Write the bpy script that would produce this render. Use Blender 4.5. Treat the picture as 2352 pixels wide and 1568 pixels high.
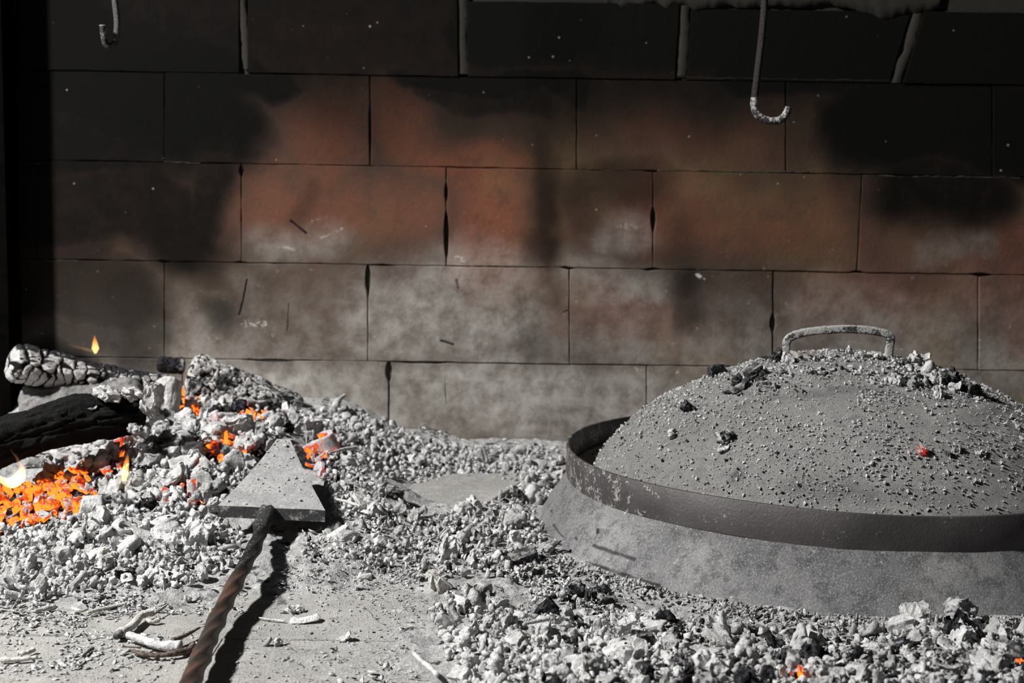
import bpy, bmesh, math, random
import numpy as np
from mathutils import Vector, Matrix, Euler

random.seed(7)
rng = np.random.default_rng(11)
PI = math.pi
for o in list(bpy.data.objects):
    bpy.data.objects.remove(o)
SC = bpy.context.scene
COL = SC.collection

# ------------------------------------------------------------------ camera
W, H, FP = 2352, 1568, 2352 * 50 / 36.0
PITCH, ROLL = math.radians(6.5), math.radians(0.9)
CAM = np.array([0.0, -1.74, 0.34])
_F = np.array([0, math.cos(PITCH), -math.sin(PITCH)])
_U = np.array([0, math.sin(PITCH), math.cos(PITCH)])
_R = np.array([1.0, 0, 0])
RC = _R * math.cos(ROLL) + _U * math.sin(ROLL)
UC = -_R * math.sin(ROLL) + _U * math.cos(ROLL)
cam = bpy.data.cameras.new('camera')
camo = bpy.data.objects.new('camera', cam)
COL.objects.link(camo)
m = Matrix.Identity(4)
for i in range(3):
    m[i][0], m[i][1], m[i][2], m[i][3] = RC[i], UC[i], -_F[i], CAM[i]
camo.matrix_world = m
cam.lens, cam.sensor_width = 50, 36
cam.clip_start, cam.clip_end = 0.05, 50
cam.dof.use_dof = True
cam.dof.focus_distance = 1.16
cam.dof.aperture_fstop = 11
SC.camera = camo

# ------------------------------------------------------------------ light, world, exposure
wd = bpy.data.worlds.new('world')
SC.world = wd
wd.use_nodes = True
wd.node_tree.nodes['Background'].inputs[0].default_value = (0.75, 0.85, 1.0, 1)
wd.node_tree.nodes['Background'].inputs[1].default_value = 0.022


def lamp(name, loc, target, size, power, color):
    l = bpy.data.lights.new(name, 'AREA')
    l.shape = 'DISK'
    l.size = size
    l.energy = power
    l.color = color
    o = bpy.data.objects.new(name, l)
    COL.objects.link(o)
    o.location = loc
    d = Vector(target) - Vector(loc)
    o.rotation_euler = d.to_track_quat('-Z', 'Y').to_euler()
    return o


lamp('work_lamp', (-1.62, -1.10, 1.58), (0.0, -0.45, 0.05), 0.16, 108, (1.0, 0.985, 0.96))
SC.view_settings.view_transform = 'Standard'
SC.view_settings.look = 'None'
SC.view_settings.gamma = 1
SC.view_settings.exposure = 0
SC.view_settings.use_curve_mapping = False


# ------------------------------------------------------------------ pixel helpers
def ray(px, py):
    px, py = np.asarray(px, float), np.asarray(py, float)
    u = (px - W / 2) / FP
    v = -(py - H / 2) / FP
    return _F + u[..., None] * RC + v[..., None] * UC


def on_z(px, py, z):
    d = ray(px, py)
    t = (np.asarray(z, float) - CAM[2]) / d[..., 2]
    return CAM + d * t[..., None]


def on_y(px, py, y):
    d = ray(px, py)
    t = (np.asarray(y, float) - CAM[1]) / d[..., 1]
    return CAM + d * t[..., None]


def to_px(p):
    p = np.asarray(p, float) - CAM
    d = p @ _F
    return np.stack([W / 2 + FP * (p @ RC) / d, H / 2 - FP * (p @ UC) / d, d], -1)


# ------------------------------------------------------------------ numpy noise
def _hash(ix, iy, iz, seed):
    h = (ix * 374761393 + iy * 668265263 + iz * 2147483647 + seed * 974711) & 0xffffffff
    h = ((h ^ (h >> 13)) * 1274126177) & 0xffffffff
    h = ((h ^ (h >> 15)) * 2246822519) & 0xffffffff
    return ((h ^ (h >> 16)) & 0xffffff) / float(0xffffff)


def vnoise(p, seed=0):
    p = np.asarray(p, float)
    i = np.floor(p).astype(np.int64)
    f = p - i
    f = f * f * (3 - 2 * f)
    r = 0
    for dx in (0, 1):
        for dy in (0, 1):
            for dz in (0, 1):
                w = (f[..., 0] if dx else 1 - f[..., 0]) * (f[..., 1] if dy else 1 - f[..., 1]) * (f[..., 2] if dz else 1 - f[..., 2])
                r = r + w * _hash(i[..., 0] + dx, i[..., 1] + dy, i[..., 2] + dz, seed)
    return r * 2 - 1


def fbm(p, octv=4, seed=0, gain=0.5):
    a, s, r = 1.0, 0.0, 0
    q = np.asarray(p, float).copy()
    for k in range(octv):
        r = r + a * vnoise(q, seed + k * 17)
        s += a
        a *= gain
        q = q * 2.03 + 7.7
    return r / s


# ------------------------------------------------------------------ mesh / tagging helpers
def make_mesh(name, v, f, mat=None, smooth=True, attrs=None):
    me = bpy.data.meshes.new(name)
    v = np.asarray(v, dtype=np.float32)
    if isinstance(f, np.ndarray):
        n, k = f.shape
        me.vertices.add(len(v))
        me.vertices.foreach_set('co', v.ravel())
        me.loops.add(n * k)
        me.loops.foreach_set('vertex_index', f.astype(np.int32).ravel())
        me.polygons.add(n)
        me.polygons.foreach_set('loop_start', np.arange(0, n * k, k, dtype=np.int32))
        me.update(calc_edges=True)
        me.validate()
    else:
        me.from_pydata([tuple(map(float, q)) for q in v], [], f)
        me.update()
    me.polygons.foreach_set('use_smooth', np.full(len(me.polygons), bool(smooth)))
    for k, a in (attrs or {}).items():
        at = me.attributes.new(k, 'FLOAT', 'POINT')
        at.data.foreach_set('value', np.asarray(a, dtype=np.float32))
    if mat:
        me.materials.append(mat)
    return me


def link(name, me, parent=None, loc=None, rot=None, scale=None):
    o = bpy.data.objects.new(name, me)
    COL.objects.link(o)
    if loc is not None:
        o.location = tuple(float(a) for a in loc)
    if rot is not None:
        o.rotation_euler = rot
    if scale is not None:
        o.scale = scale
    if parent is not None:
        o.parent = parent
    return o


def obj(name, v, f, mat, parent=None, smooth=True, attrs=None, **k):
    return link(name, make_mesh(name, v, f, mat, smooth, attrs), parent, **k)


def tag(o, label, cat, group=None, kind=None):
    o['label'] = label
    if cat:
        o['category'] = cat
    if group:
        o['group'] = group
    if kind:
        o['kind'] = kind
    return o


def empty(name, loc=(0, 0, 0)):
    return link(name, None, loc=loc)


def grid_faces(nu, nv, wrap_u=False):
    fs = []
    mu = nu if wrap_u else nu - 1
    for j in range(nv - 1):
        for i in range(mu):
            a = j * nu + i
            b = j * nu + (i + 1) % nu
            fs.append((a, b, b + nu, a + nu))
    return np.array(fs, dtype=np.int64)


def lathe(prof, n=192):
    prof = np.array(prof, float)
    th = np.linspace(0, 2 * PI, n, endpoint=False)
    v = np.zeros((len(prof), n, 3))
    v[..., 0] = prof[:, 0:1] * np.cos(th)
    v[..., 1] = prof[:, 0:1] * np.sin(th)
    v[..., 2] = prof[:, 1:2]
    return v.reshape(-1, 3), grid_faces(n, len(prof), True)


def tube(pts, rad, n=12, sides_fn=None, caps=True):
    """tube along 3-D points with parallel frames; rad scalar or per point; sides_fn(theta, i, s)->radius factor"""
    pts = np.asarray(pts, float)
    m_ = len(pts)
    rad = np.full(m_, rad) if np.isscalar(rad) else np.asarray(rad, float)
    t = np.gradient(pts, axis=0)
    t /= np.linalg.norm(t, axis=1, keepdims=True)
    up = np.array([0, 0, 1.0])
    if abs(t[0] @ up) > 0.9:
        up = np.array([0, 1.0, 0])
    a = np.cross(t[0], up)
    a /= np.linalg.norm(a)
    vs = []
    s = np.concatenate([[0], np.cumsum(np.linalg.norm(np.diff(pts, axis=0), axis=1))])
    th = np.linspace(0, 2 * PI, n, endpoint=False)
    for i in range(m_):
        a = a - t[i] * (a @ t[i])
        a /= np.linalg.norm(a)
        b = np.cross(t[i], a)
        k = sides_fn(th, i, s[i]) if sides_fn else 1.0
        r = rad[i] * k * np.ones(n)
        vs.append(pts[i] + (r * np.cos(th))[:, None] * a + (r * np.sin(th))[:, None] * b)
    v = np.concatenate(vs)
    f = [tuple(q) for q in grid_faces(n, m_, True)]
    if caps:
        f.append(tuple(range(n))[::-1])
        f.append(tuple((m_ - 1) * n + q for q in range(n)))
    return v, f


def spline(p, n):
    p = np.asarray(p, float)
    t = np.linspace(0, len(p) - 1, n)
    P = np.vstack([2 * p[0] - p[1], p, 2 * p[-1] - p[-2]])
    out = []
    for q in t:
        i = min(int(q), len(p) - 2)
        u = q - i
        a, b, c, d = P[i], P[i + 1], P[i + 2], P[i + 3]
        out.append(0.5 * ((2 * b) + (-a + c) * u + (2 * a - 5 * b + 4 * c - d) * u * u + (-a + 3 * b - 3 * c + d) * u ** 3))
    return np.array(out)


def ico(sub):
    bm = bmesh.new()
    bmesh.ops.create_icosphere(bm, subdivisions=sub, radius=1)
    v = np.array([q.co[:] for q in bm.verts])
    f = np.array([[q.index for q in p.verts] for p in bm.faces])
    bm.free()
    return v, f


ICO = {k: ico(k) for k in (1, 2, 3, 4, 5)}


# ------------------------------------------------------------------ node helper
class NT:
    def __init__(s, name):
        s.m = bpy.data.materials.new(name)
        s.m.use_nodes = True
        s.t = s.m.node_tree
        s.t.nodes.clear()
        s.out = s.n('ShaderNodeOutputMaterial')
        s.pos = s.n('ShaderNodeNewGeometry').outputs

    def n(s, typ, **kw):
        q = s.t.nodes.new(typ)
        for k, v in kw.items():
            setattr(q, k, v)
        return q

    def L(s, a, b):
        if isinstance(a, bpy.types.NodeSocket):
            s.t.links.new(a, b)
        elif a is not None:
            if hasattr(b.default_value, '__len__') and not hasattr(a, '__len__'):
                a = (a,) * len(b.default_value)
            if hasattr(a, '__len__') and len(a) == 3 and hasattr(b.default_value, '__len__') and len(b.default_value) == 4:
                a = tuple(a) + (1,)
            b.default_value = a

    def math(s, op, a, b=None, c=None, clamp=False):
        q = s.n('ShaderNodeMath', operation=op, use_clamp=clamp)
        s.L(a, q.inputs[0])
        s.L(b, q.inputs[1])
        s.L(c, q.inputs[2])
        return q.outputs[0]

    def vmath(s, op, a, b=None, sc=None):
        q = s.n('ShaderNodeVectorMath', operation=op)
        s.L(a, q.inputs[0])
        if b is not None:
            s.L(b, q.inputs[1])
        if sc is not None:
            s.L(sc, q.inputs['Scale'])
        return q.outputs['Value'] if op in ('DOT_PRODUCT', 'LENGTH', 'DISTANCE') else q.outputs[0]

    def noise(s, scale, detail=4, rough=0.55, vec=None, dist=0):
        q = s.n('ShaderNodeTexNoise')
        q.inputs['Scale'].default_value = scale
        q.inputs['Detail'].default_value = detail
        q.inputs['Roughness'].default_value = rough
        q.inputs['Distortion'].default_value = dist
        s.L(vec if vec is not None else s.pos['Position'], q.inputs['Vector'])
        return q.outputs[0]

    def noisec(s, scale, detail=3, vec=None):
        q = s.n('ShaderNodeTexNoise')
        q.inputs['Scale'].default_value = scale
        q.inputs['Detail'].default_value = detail
        s.L(vec if vec is not None else s.pos['Position'], q.inputs['Vector'])
        return q.outputs[1]

    def vor(s, scale, feature='F1', vec=None, rnd=1):
        q = s.n('ShaderNodeTexVoronoi', feature=feature)
        q.inputs['Scale'].default_value = scale
        q.inputs['Randomness'].default_value = rnd
        s.L(vec if vec is not None else s.pos['Position'], q.inputs['Vector'])
        return q.outputs[0]

    def step(s, x, a, b):
        q = s.n('ShaderNodeMapRange', interpolation_type='SMOOTHSTEP')
        s.L(x, q.inputs[0])
        q.inputs[1].default_value = a
        q.inputs[2].default_value = b
        return q.outputs[0]

    def mix(s, f, a, b, mode='MIX'):
        q = s.n('ShaderNodeMix', data_type='RGBA', blend_type=mode)
        s.L(f, q.inputs[0])
        s.L(a, q.inputs[6])
        s.L(b, q.inputs[7])
        return q.outputs[2]

    def mixf(s, f, a, b):
        q = s.n('ShaderNodeMix', data_type='FLOAT')
        s.L(f, q.inputs[0])
        s.L(a, q.inputs[2])
        s.L(b, q.inputs[3])
        return q.outputs[0]

    def attr(s, name):
        q = s.n('ShaderNodeAttribute', attribute_name=name)
        return q.outputs['Fac']

    def sep(s, v):
        q = s.n('ShaderNodeSeparateXYZ')
        s.L(v, q.inputs[0])
        return q.outputs

    def bump(s, h, dist, strength=1.0, nrm=None):
        q = s.n('ShaderNodeBump')
        q.inputs['Distance'].default_value = dist
        q.inputs['Strength'].default_value = strength
        s.L(h, q.inputs['Height'])
        if nrm is not None:
            s.L(nrm, q.inputs['Normal'])
        return q.outputs[0]

    def bsdf(s, color, rough=0.9, bump=None, metal=0.0, spec=0.3, emit=None, emit_k=None):
        q = s.n('ShaderNodeBsdfPrincipled')
        s.L(color, q.inputs['Base Color'])
        s.L(rough, q.inputs['Roughness'])
        s.L(metal, q.inputs['Metallic'])
        q.inputs['Specular IOR Level'].default_value = spec
        if bump is not None:
            s.L(bump, q.inputs['Normal'])
        if emit is not None:
            s.L(emit, q.inputs['Emission Color'])
            s.L(emit_k, q.inputs['Emission Strength'])
        s.t.links.new(q.outputs[0], s.out.inputs[0])
        return s.m


_cap = None


def cap_group():
    """distance mask around a 3-D line segment: 1 inside Radius, falling to 0 over Soft"""
    global _cap
    if _cap:
        return _cap
    g = bpy.data.node_groups.new('segment_mask', 'ShaderNodeTree')
    for nm, ty in (('P', 'NodeSocketVector'), ('A', 'NodeSocketVector'), ('BA', 'NodeSocketVector'), ('InvLen2', 'NodeSocketFloat'),
                   ('Radius', 'NodeSocketFloat'), ('Edge', 'NodeSocketFloat')):
        g.interface.new_socket(nm, in_out='INPUT', socket_type=ty)
    g.interface.new_socket('Mask', in_out='OUTPUT', socket_type='NodeSocketFloat')
    N, Lk = g.nodes, g.links
    gi, go = N.new('NodeGroupInput'), N.new('NodeGroupOutput')

    def vm(op):
        q = N.new('ShaderNodeVectorMath')
        q.operation = op
        return q
    pa = vm('SUBTRACT')
    Lk.new(gi.outputs['P'], pa.inputs[0])
    Lk.new(gi.outputs['A'], pa.inputs[1])
    dt = vm('DOT_PRODUCT')
    Lk.new(pa.outputs[0], dt.inputs[0])
    Lk.new(gi.outputs['BA'], dt.inputs[1])
    h = N.new('ShaderNodeMath')
    h.operation = 'MULTIPLY'
    h.use_clamp = True
    Lk.new(dt.outputs['Value'], h.inputs[0])
    Lk.new(gi.outputs['InvLen2'], h.inputs[1])
    sc = vm('SCALE')
    Lk.new(gi.outputs['BA'], sc.inputs[0])
    Lk.new(h.outputs[0], sc.inputs['Scale'])
    ds = vm('DISTANCE')
    Lk.new(pa.outputs[0], ds.inputs[0])
    Lk.new(sc.outputs[0], ds.inputs[1])
    mr = N.new('ShaderNodeMapRange')
    mr.interpolation_type = 'SMOOTHSTEP'
    Lk.new(ds.outputs['Value'], mr.inputs[0])
    Lk.new(gi.outputs['Edge'], mr.inputs[1])
    Lk.new(gi.outputs['Radius'], mr.inputs[2])
    mr.inputs[3].default_value = 0
    mr.inputs[4].default_value = 1
    Lk.new(mr.outputs[0], go.inputs[0])
    _cap = g
    return g


def seg_masks(nt, P, segs):
    """segs: (A, B, r_core, r_edge, amount) -> max of the masks"""
    acc = None
    if not segs:
        q = nt.n('ShaderNodeValue')
        q.outputs[0].default_value = 0
        return q.outputs[0]
    for A, B, rc, re_, amt in segs:
        q = nt.n('ShaderNodeGroup')
        q.node_tree = cap_group()
        nt.L(P, q.inputs['P'])
        BA = np.array(B) - np.array(A)
        q.inputs['A'].default_value = tuple(map(float, A))
        q.inputs['BA'].default_value = tuple(map(float, BA))
        q.inputs['InvLen2'].default_value = 1.0 / max(float(BA @ BA), 1e-9)
        q.inputs['Radius'].default_value = rc
        q.inputs['Edge'].default_value = re_
        v = nt.math('MULTIPLY', q.outputs[0], amt)
        acc = v if acc is None else nt.math('MAXIMUM', acc, v)
    return acc


# ------------------------------------------------------------------ wall material
PXM = 1.74 / FP / math.cos(PITCH) * 1.0


def wall_seg(x0, y0, x1, y1, rc, re_, amt=1.0):
    A, B = on_y(x0, y0, 0.0), on_y(x1, y1, 0.0)
    return (A, B, rc * PXM, re_ * PXM, amt)


SOOT_SHADE = [(40, 300, 330, 320, 90, 140, .90), (40, 560, 400, 560, 20, 90, .66), (1750, 120, 2352, 120, 90, 150, .98), (60, 640, 290, 690, 60, 130, .72), (90, 480, 380, 480, 80, 130, .84), (380, 300, 520, 330, 50, 100, .9), (60, 40, 420, 240, 110, 260, .97), (430, 150, 640, 195, 30, 95, .96), (430, 200, 520, 300, 60, 150, .95), (120, 470, 170, 560, 70, 170, .72),  # soot stains, with extra dark painted at the left for side-wall shade
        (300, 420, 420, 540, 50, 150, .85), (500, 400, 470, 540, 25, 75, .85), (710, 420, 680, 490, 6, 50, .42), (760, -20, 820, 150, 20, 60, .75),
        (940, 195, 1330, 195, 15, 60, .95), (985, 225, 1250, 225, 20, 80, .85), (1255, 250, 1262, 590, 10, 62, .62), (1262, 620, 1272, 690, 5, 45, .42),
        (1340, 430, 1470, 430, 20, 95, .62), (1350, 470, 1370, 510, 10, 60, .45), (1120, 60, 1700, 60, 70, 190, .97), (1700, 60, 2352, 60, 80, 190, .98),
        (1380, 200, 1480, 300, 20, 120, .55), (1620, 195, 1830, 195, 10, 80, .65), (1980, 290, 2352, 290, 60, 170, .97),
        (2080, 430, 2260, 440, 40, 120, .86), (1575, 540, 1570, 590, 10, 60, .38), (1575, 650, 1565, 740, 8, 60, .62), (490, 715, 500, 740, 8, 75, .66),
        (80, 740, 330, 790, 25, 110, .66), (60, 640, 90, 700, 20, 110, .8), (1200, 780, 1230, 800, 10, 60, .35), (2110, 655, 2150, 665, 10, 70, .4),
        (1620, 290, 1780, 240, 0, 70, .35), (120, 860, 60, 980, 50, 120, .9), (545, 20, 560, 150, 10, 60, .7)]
RED = [(1120, 430, 1130, 590, 40, 130, 1.), (780, 250, 740, 340, 30, 130, .8), (900, 230, 940, 350, 15, 80, .8), (950, 370, 1200, 370, 10, 60, .9),
       (620, 470, 950, 480, 20, 120, .6), (1080, 630, 1230, 640, 0, 60, .8), (650, 70, 1000, 80, 30, 120, .45), (1520, 480, 1900, 520, 30, 130, .45),
       (1500, 300, 1700, 320, 20, 100, .35), (1350, 680, 1500, 760, 20, 110, .5), (1900, 680, 2230, 680, 20, 100, .5), (2330, 560, 2340, 780, 20, 90, .45),
       (1240, 640, 1290, 740, 10, 60, .4)]
GREY = [(700, 920, 1280, 930, 60, 170, 1.), (880, 760, 1150, 700, 40, 190, .75), (600, 870, 700, 900, 10, 90, .8), (1320, 640, 1480, 660, 10, 90, .6),
        (1480, 900, 1300, 960, 60, 160, .8), (1900, 760, 2300, 900, 60, 170, .55), (620, 580, 760, 560, 5, 100, .35), (560, 640, 600, 760, 5, 80, .3),
        (1400, 560, 1480, 520, 0, 60, .4), (2150, 590, 2230, 580, 0, 70, .3), (1600, 820, 1500, 850, 20, 90, .4)]
CRACK = [(668, 503, 706, 532, 1.2, 4, 1), (566, 640, 548, 722, .8, 3.5, .9), (338, 668, 334, 712, .8, 3, .8), (660, 700, 660, 755, .5, 3, .6),
         (1280, 722, 1304, 712, 1, 4, 1), (1018, 782, 1040, 788, 1, 5, .9), (975, 985, 1003, 994, 1, 4, .9), (1052, 645, 1056, 660, 1, 5, .7),
         (1020, 850, 1022, 930, .4, 2.5, .5), (570, 827, 690, 830, .8, 3, .8), (2160, 655, 2165, 720, .3, 2, .4)]
WHITE = [(1600, 632, 1618, 640, 2, 6, 1), (560, 745, 610, 742, 1, 12, .8), (1400, 527, 1480, 516, 1, 9, .5), (640, 562, 690, 580, 1, 8, .5),
         (1058, 603, 1075, 606, 3, 9, 1), (720, 500, 738, 492, 1, 6, .6), (745, 545, 790, 520, 1, 5, .4), (2050, 792, 2075, 794, 1, 4, .6)]


def wall_material(name, mortar=False, bb=None):
    """bb: pixel box of the brick (x0, y0, x1, y1); only the stains that reach it are wired in"""
    s = NT(name)

    def near(lst):
        if bb is None:
            return []
        out = []
        for q in lst:
            r = q[5] * 1.35 + 60
            if min(q[0], q[2]) - r < bb[2] and max(q[0], q[2]) + r > bb[0] and min(q[1], q[3]) - r < bb[3] and max(q[1], q[3]) + r > bb[1]:
                out.append(wall_seg(*q[:4], q[4] * .8, q[5] * (1.35 if lst is SOOT_SHADE else 1.0), q[6]))
        return out
    P0 = s.pos['Position']
    warp = s.vmath('SCALE', s.vmath('SUBTRACT', s.noisec(9, 4), (0.5, 0.5, 0.5)), sc=0.085)
    P = s.vmath('ADD', P0, warp)
    oi = s.n('ShaderNodeObjectInfo')
    tint = oi.outputs['Color']
    n1 = s.noise(7, 6, 0.6)
    n2 = s.noise(38, 6, 0.65)
    n3 = s.noise(170, 4, 0.6)
    if mortar:
        base = s.mix(s.step(n2, .3, .7), (0.022, 0.020, 0.017), (0.055, 0.051, 0.044))
    else:
        base = s.mix(s.step(n1, .3, .7), (0.052, 0.036, 0.028), (0.082, 0.050, 0.038))
        base = s.mix(.45, base, tint, 'MULTIPLY')
    red = seg_masks(s, P, near(RED))
    red = s.math('MULTIPLY', red, s.step(n2, .15, .6))
    if not mortar:
        base = s.mix(red, base, (0.165, 0.063, 0.038))
    grey = seg_masks(s, P, near(GREY))
    z = s.sep(P)[2]
    low = s.math('MULTIPLY', s.step(z, .27, .05), .62)
    g = s.math('MAXIMUM', grey, low)
    g = s.math('MULTIPLY', g, s.mixf(s.step(n2, .3, .68), .35, 1.0), clamp=True)
    base = s.mix(g, base, s.mix(s.step(n1, .35, .65), (0.28, 0.262, 0.235), (0.46, 0.447, 0.42)))
    # ochre and grey-green mottling
    base = s.mix(s.math('MULTIPLY', s.step(s.noise(5, 3, .5, vec=s.vmath('ADD', P0, (3, 1, 7))), .52, .7), .35), base, (0.19, 0.13, 0.065))
    # light flecks and scuffs
    fl = s.math('MULTIPLY', s.step(s.noise(60, 5, .7, vec=s.vmath('ADD', P0, (9, 2, 1))), .62, .74), s.step(z, .36, .10))
    base = s.mix(s.math('MULTIPLY', fl, .6), base, (0.50, 0.48, 0.44))
    soot = seg_masks(s, P, near(SOOT_SHADE))  # real soot plus shade painted into the brick colour
    top = s.math('MULTIPLY', s.step(z, .24, .50), .87)  # wall top darkened in colour for hood shade as well as soot
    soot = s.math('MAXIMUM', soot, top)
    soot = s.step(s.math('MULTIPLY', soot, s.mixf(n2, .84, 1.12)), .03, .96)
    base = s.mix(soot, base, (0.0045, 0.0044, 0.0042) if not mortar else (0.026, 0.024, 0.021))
    if not mortar:
        # small light specks of ash
        sp = s.math('MULTIPLY', s.step(s.vor(42), .075, .035), s.step(n1, .45, .6))
        base = s.mix(s.math('MULTIPLY', sp, .5), base, (0.4, 0.38, 0.35))
        wmask = s.math('MULTIPLY', seg_masks(s, s.vmath('ADD', P0, s.vmath('SCALE', warp, sc=.45)), near(WHITE)), s.step(n3, .46, .58))
        base = s.mix(wmask, base, (0.5, 0.48, 0.45))
        ck = seg_masks(s, s.vmath('ADD', P0, s.vmath('SCALE', warp, sc=.22)), near(CRACK))
        base = s.mix(ck, base, (0.008, 0.008, 0.008))
    h = s.math('ADD', s.math('MULTIPLY', n2, .8), s.math('MULTIPLY', n3, .35))
    if not mortar:
        h = s.math('SUBTRACT', h, s.math('MULTIPLY', ck, 1.0))
    return s.bsdf(base, 0.93, s.bump(h, 0.0016, .7), spec=.04)


# ------------------------------------------------------------------ ash / coal materials
def ash_material(name, per_object, light=1.0, darkbias=0.0, tint=(1, 1, 1)):
    s = NT(name)
    if per_object:
        oi = s.n('ShaderNodeObjectInfo')
        c = s.n('ShaderNodeSeparateColor')
        s.L(oi.outputs['Color'], c.inputs[0])
        heat, tone, dark = c.outputs[0], c.outputs[1], c.outputs[2]
    else:
        heat, tone, dark = s.attr('heat'), s.attr('tone'), s.attr('dark')
    n1 = s.noise(55, 5, .6)
    n2 = s.noise(260, 5, .65)
    n3 = s.noise(900, 3, .6)
    a = tuple(.47 * light * q for q in tint)
    b = tuple(.74 * light * q for q in tint)
    base = s.mix(s.step(n1, .32, .62), a, b)
    base = s.mix(s.math('MULTIPLY', s.step(n2, .60, .42), .35), base, (.22, .215, .205))
    tn = s.math('ADD', s.math('MULTIPLY', tone, .55), .62)
    q = s.n('ShaderNodeCombineXYZ')
    for i in range(3):
        s.L(tn, q.inputs[i])
    base = s.mix(1.0, base, q.outputs[0], 'MULTIPLY')
    # bare charcoal patches
    dk = s.math('ADD', s.math('MULTIPLY', dark, .75), darkbias)
    dm = s.step(s.math('ADD', s.math('ADD', n1, s.math('MULTIPLY', n2, .35)), dk), .93, 1.05)
    base = s.mix(dm, base, s.mix(s.step(n2, .45, .62), (.010, .010, .012), (.06, .06, .065)))
    # glow: heat, weaker on the ash-dusted upper side
    nz = s.sep(s.pos['Normal'])[2]
    e = s.math('SUBTRACT', s.math('ADD', s.math('MULTIPLY', heat, 1.5), s.math('MULTIPLY', s.math('MULTIPLY', s.math('SUBTRACT', s.noise(62, 5, .65), .5), 4.6), s.math('MULTIPLY', heat, 1.5, clamp=True))), s.math('MULTIPLY', s.math('MAXIMUM', nz, 0.0), .6))
    e = s.math('MULTIPLY', e, s.step(heat, .05, .5), clamp=True)
    e = s.math('MAXIMUM', s.math('SUBTRACT', e, .16), 0.0)
    k = s.math('MULTIPLY', s.math('POWER', s.math('MINIMUM', e, 1.0), 2.3), 2.8)
    base = s.mix(s.step(e, 0.25, .6), base, (.05, .018, .012))
    col = s.mix(s.step(e, .35, 1.0), (1.0, .030, .004), (1.0, .27, .024))
    h = s.math('ADD', s.math('MULTIPLY', n2, 1.0), s.math('MULTIPLY', n3, .35))
    return s.bsdf(base, .95, s.bump(h, .0032, .9), spec=.12, emit=col, emit_k=k)


def charcoal_material():
    s = NT('charcoal_black')
    n2 = s.noise(240, 5, .65)
    n1 = s.noise(90, 4, .6)
    nz = s.sep(s.pos['Normal'])[2]
    base = s.mix(s.step(n2, .4, .65), (.009, .009, .010), (.045, .047, .05))
    dust = s.math('MULTIPLY', s.step(s.math('ADD', n1, s.math('MULTIPLY', nz, .12)), .56, .72), .7)
    base = s.mix(dust, base, (.33, .32, .31))
    return s.bsdf(base, s.mixf(dust, .42, .9), s.bump(n2, .003, .8), spec=.5)


def bark_material():
    s = NT('twig_bark')
    n = s.noise(300, 4, .6)
    base = s.mix(s.step(n, .35, .65), (.060, .045, .035), (.19, .15, .12))
    return s.bsdf(base, .85, s.bump(n, .002, .8), spec=.2)


def tile_material():
    s = NT('hearth_tile_dusty')
    n1 = s.noise(6, 5, .6)
    n2 = s.noise(45, 6, .7)
    n3 = s.noise(650, 4, .7)
    base = s.mix(s.step(n1, .35, .65), (.26, .255, .243), (.38, .372, .355))
    base = s.mix(s.math('MULTIPLY', s.step(n2, .45, .65), .5), base, (.48, .474, .455))
    n4 = s.noise(1500, 3, .75)
    base = s.mix(s.math('MULTIPLY', s.step(n3, .54, .66), .6), base, (.66, .65, .63))
    base = s.mix(s.math('MULTIPLY', s.step(n4, .55, .63), .6), base, (.72, .71, .69))
    base = s.mix(s.math('MULTIPLY', s.step(n4, .46, .38), .6), base, (.11, .107, .10))
    base = s.mix(s.math('MULTIPLY', s.step(n3, .44, .32), .6), base, (.12, .116, .11))
    crk = seg_masks(s, s.vmath('ADD', s.pos['Position'], s.vmath('SCALE', s.vmath('SUBTRACT', s.noisec(25, 2), (.5, .5, .5)), sc=.012)),
                    [(on_z(835, 1392, .0), on_z(895, 1440, 0.), .0002, .0012, .6), (on_z(895, 1440, .0), on_z(915, 1470, 0.), .0002, .0012, .6),
                     (on_z(610, 1350, .0), on_z(650, 1388, 0.), .001, .005, .75), (on_z(0, 1456, .0), on_z(330, 1462, 0.), .001, .006, .45),
                     (on_z(860, 1352, .0), on_z(1000, 1362, 0.), .0, .001, .5)])
    base = s.mix(crk, base, (.04, .038, .035))
    pale = seg_masks(s, s.pos['Position'], [(on_z(632, 1480, .0), on_z(612, 1545, 0.), .0, .0012, .5)])
    base = s.mix(pale, base, (.55, .54, .53))
    h = s.math('ADD', n2, s.math('MULTIPLY', n3, .5))
    return s.bsdf(base, .92, s.bump(h, .0025, .8), spec=.15)


# lid geometry constants
LC = on_z(1938, 1040, .058) * 0
_lc = on_y(1938, 1000, CAM[1] + 1.37)
LIDC = np.array([_lc[0], CAM[1] + 1.37, 0.0])
PROF = np.array([(0, .1835), (.03, .182), (.06, .1775), (.094, .169), (.136, .1525), (.178, .1315), (.199, .1175), (.220, .098), (.236, .079), (.246, .060)])
PROF[:, 1] -= .006


def dome_z(r):
    return np.interp(r, PROF[:, 0], PROF[:, 1])


def lid_on_px(px, py):
    """point of the dome surface seen at a pixel"""
    d = ray(px, py)
    t = np.linspace(.9, 1.8, 1200)
    p = CAM + t[:, None] * d
    r = np.hypot(p[:, 0] - LIDC[0], p[:, 1] - LIDC[1])
    z = np.where(r < .246, dome_z(r), .058)
    k = np.argmax(p[:, 2] < z)
    if p[k, 2] >= z[k]:
        return None
    return p[k], r[k]


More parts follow.
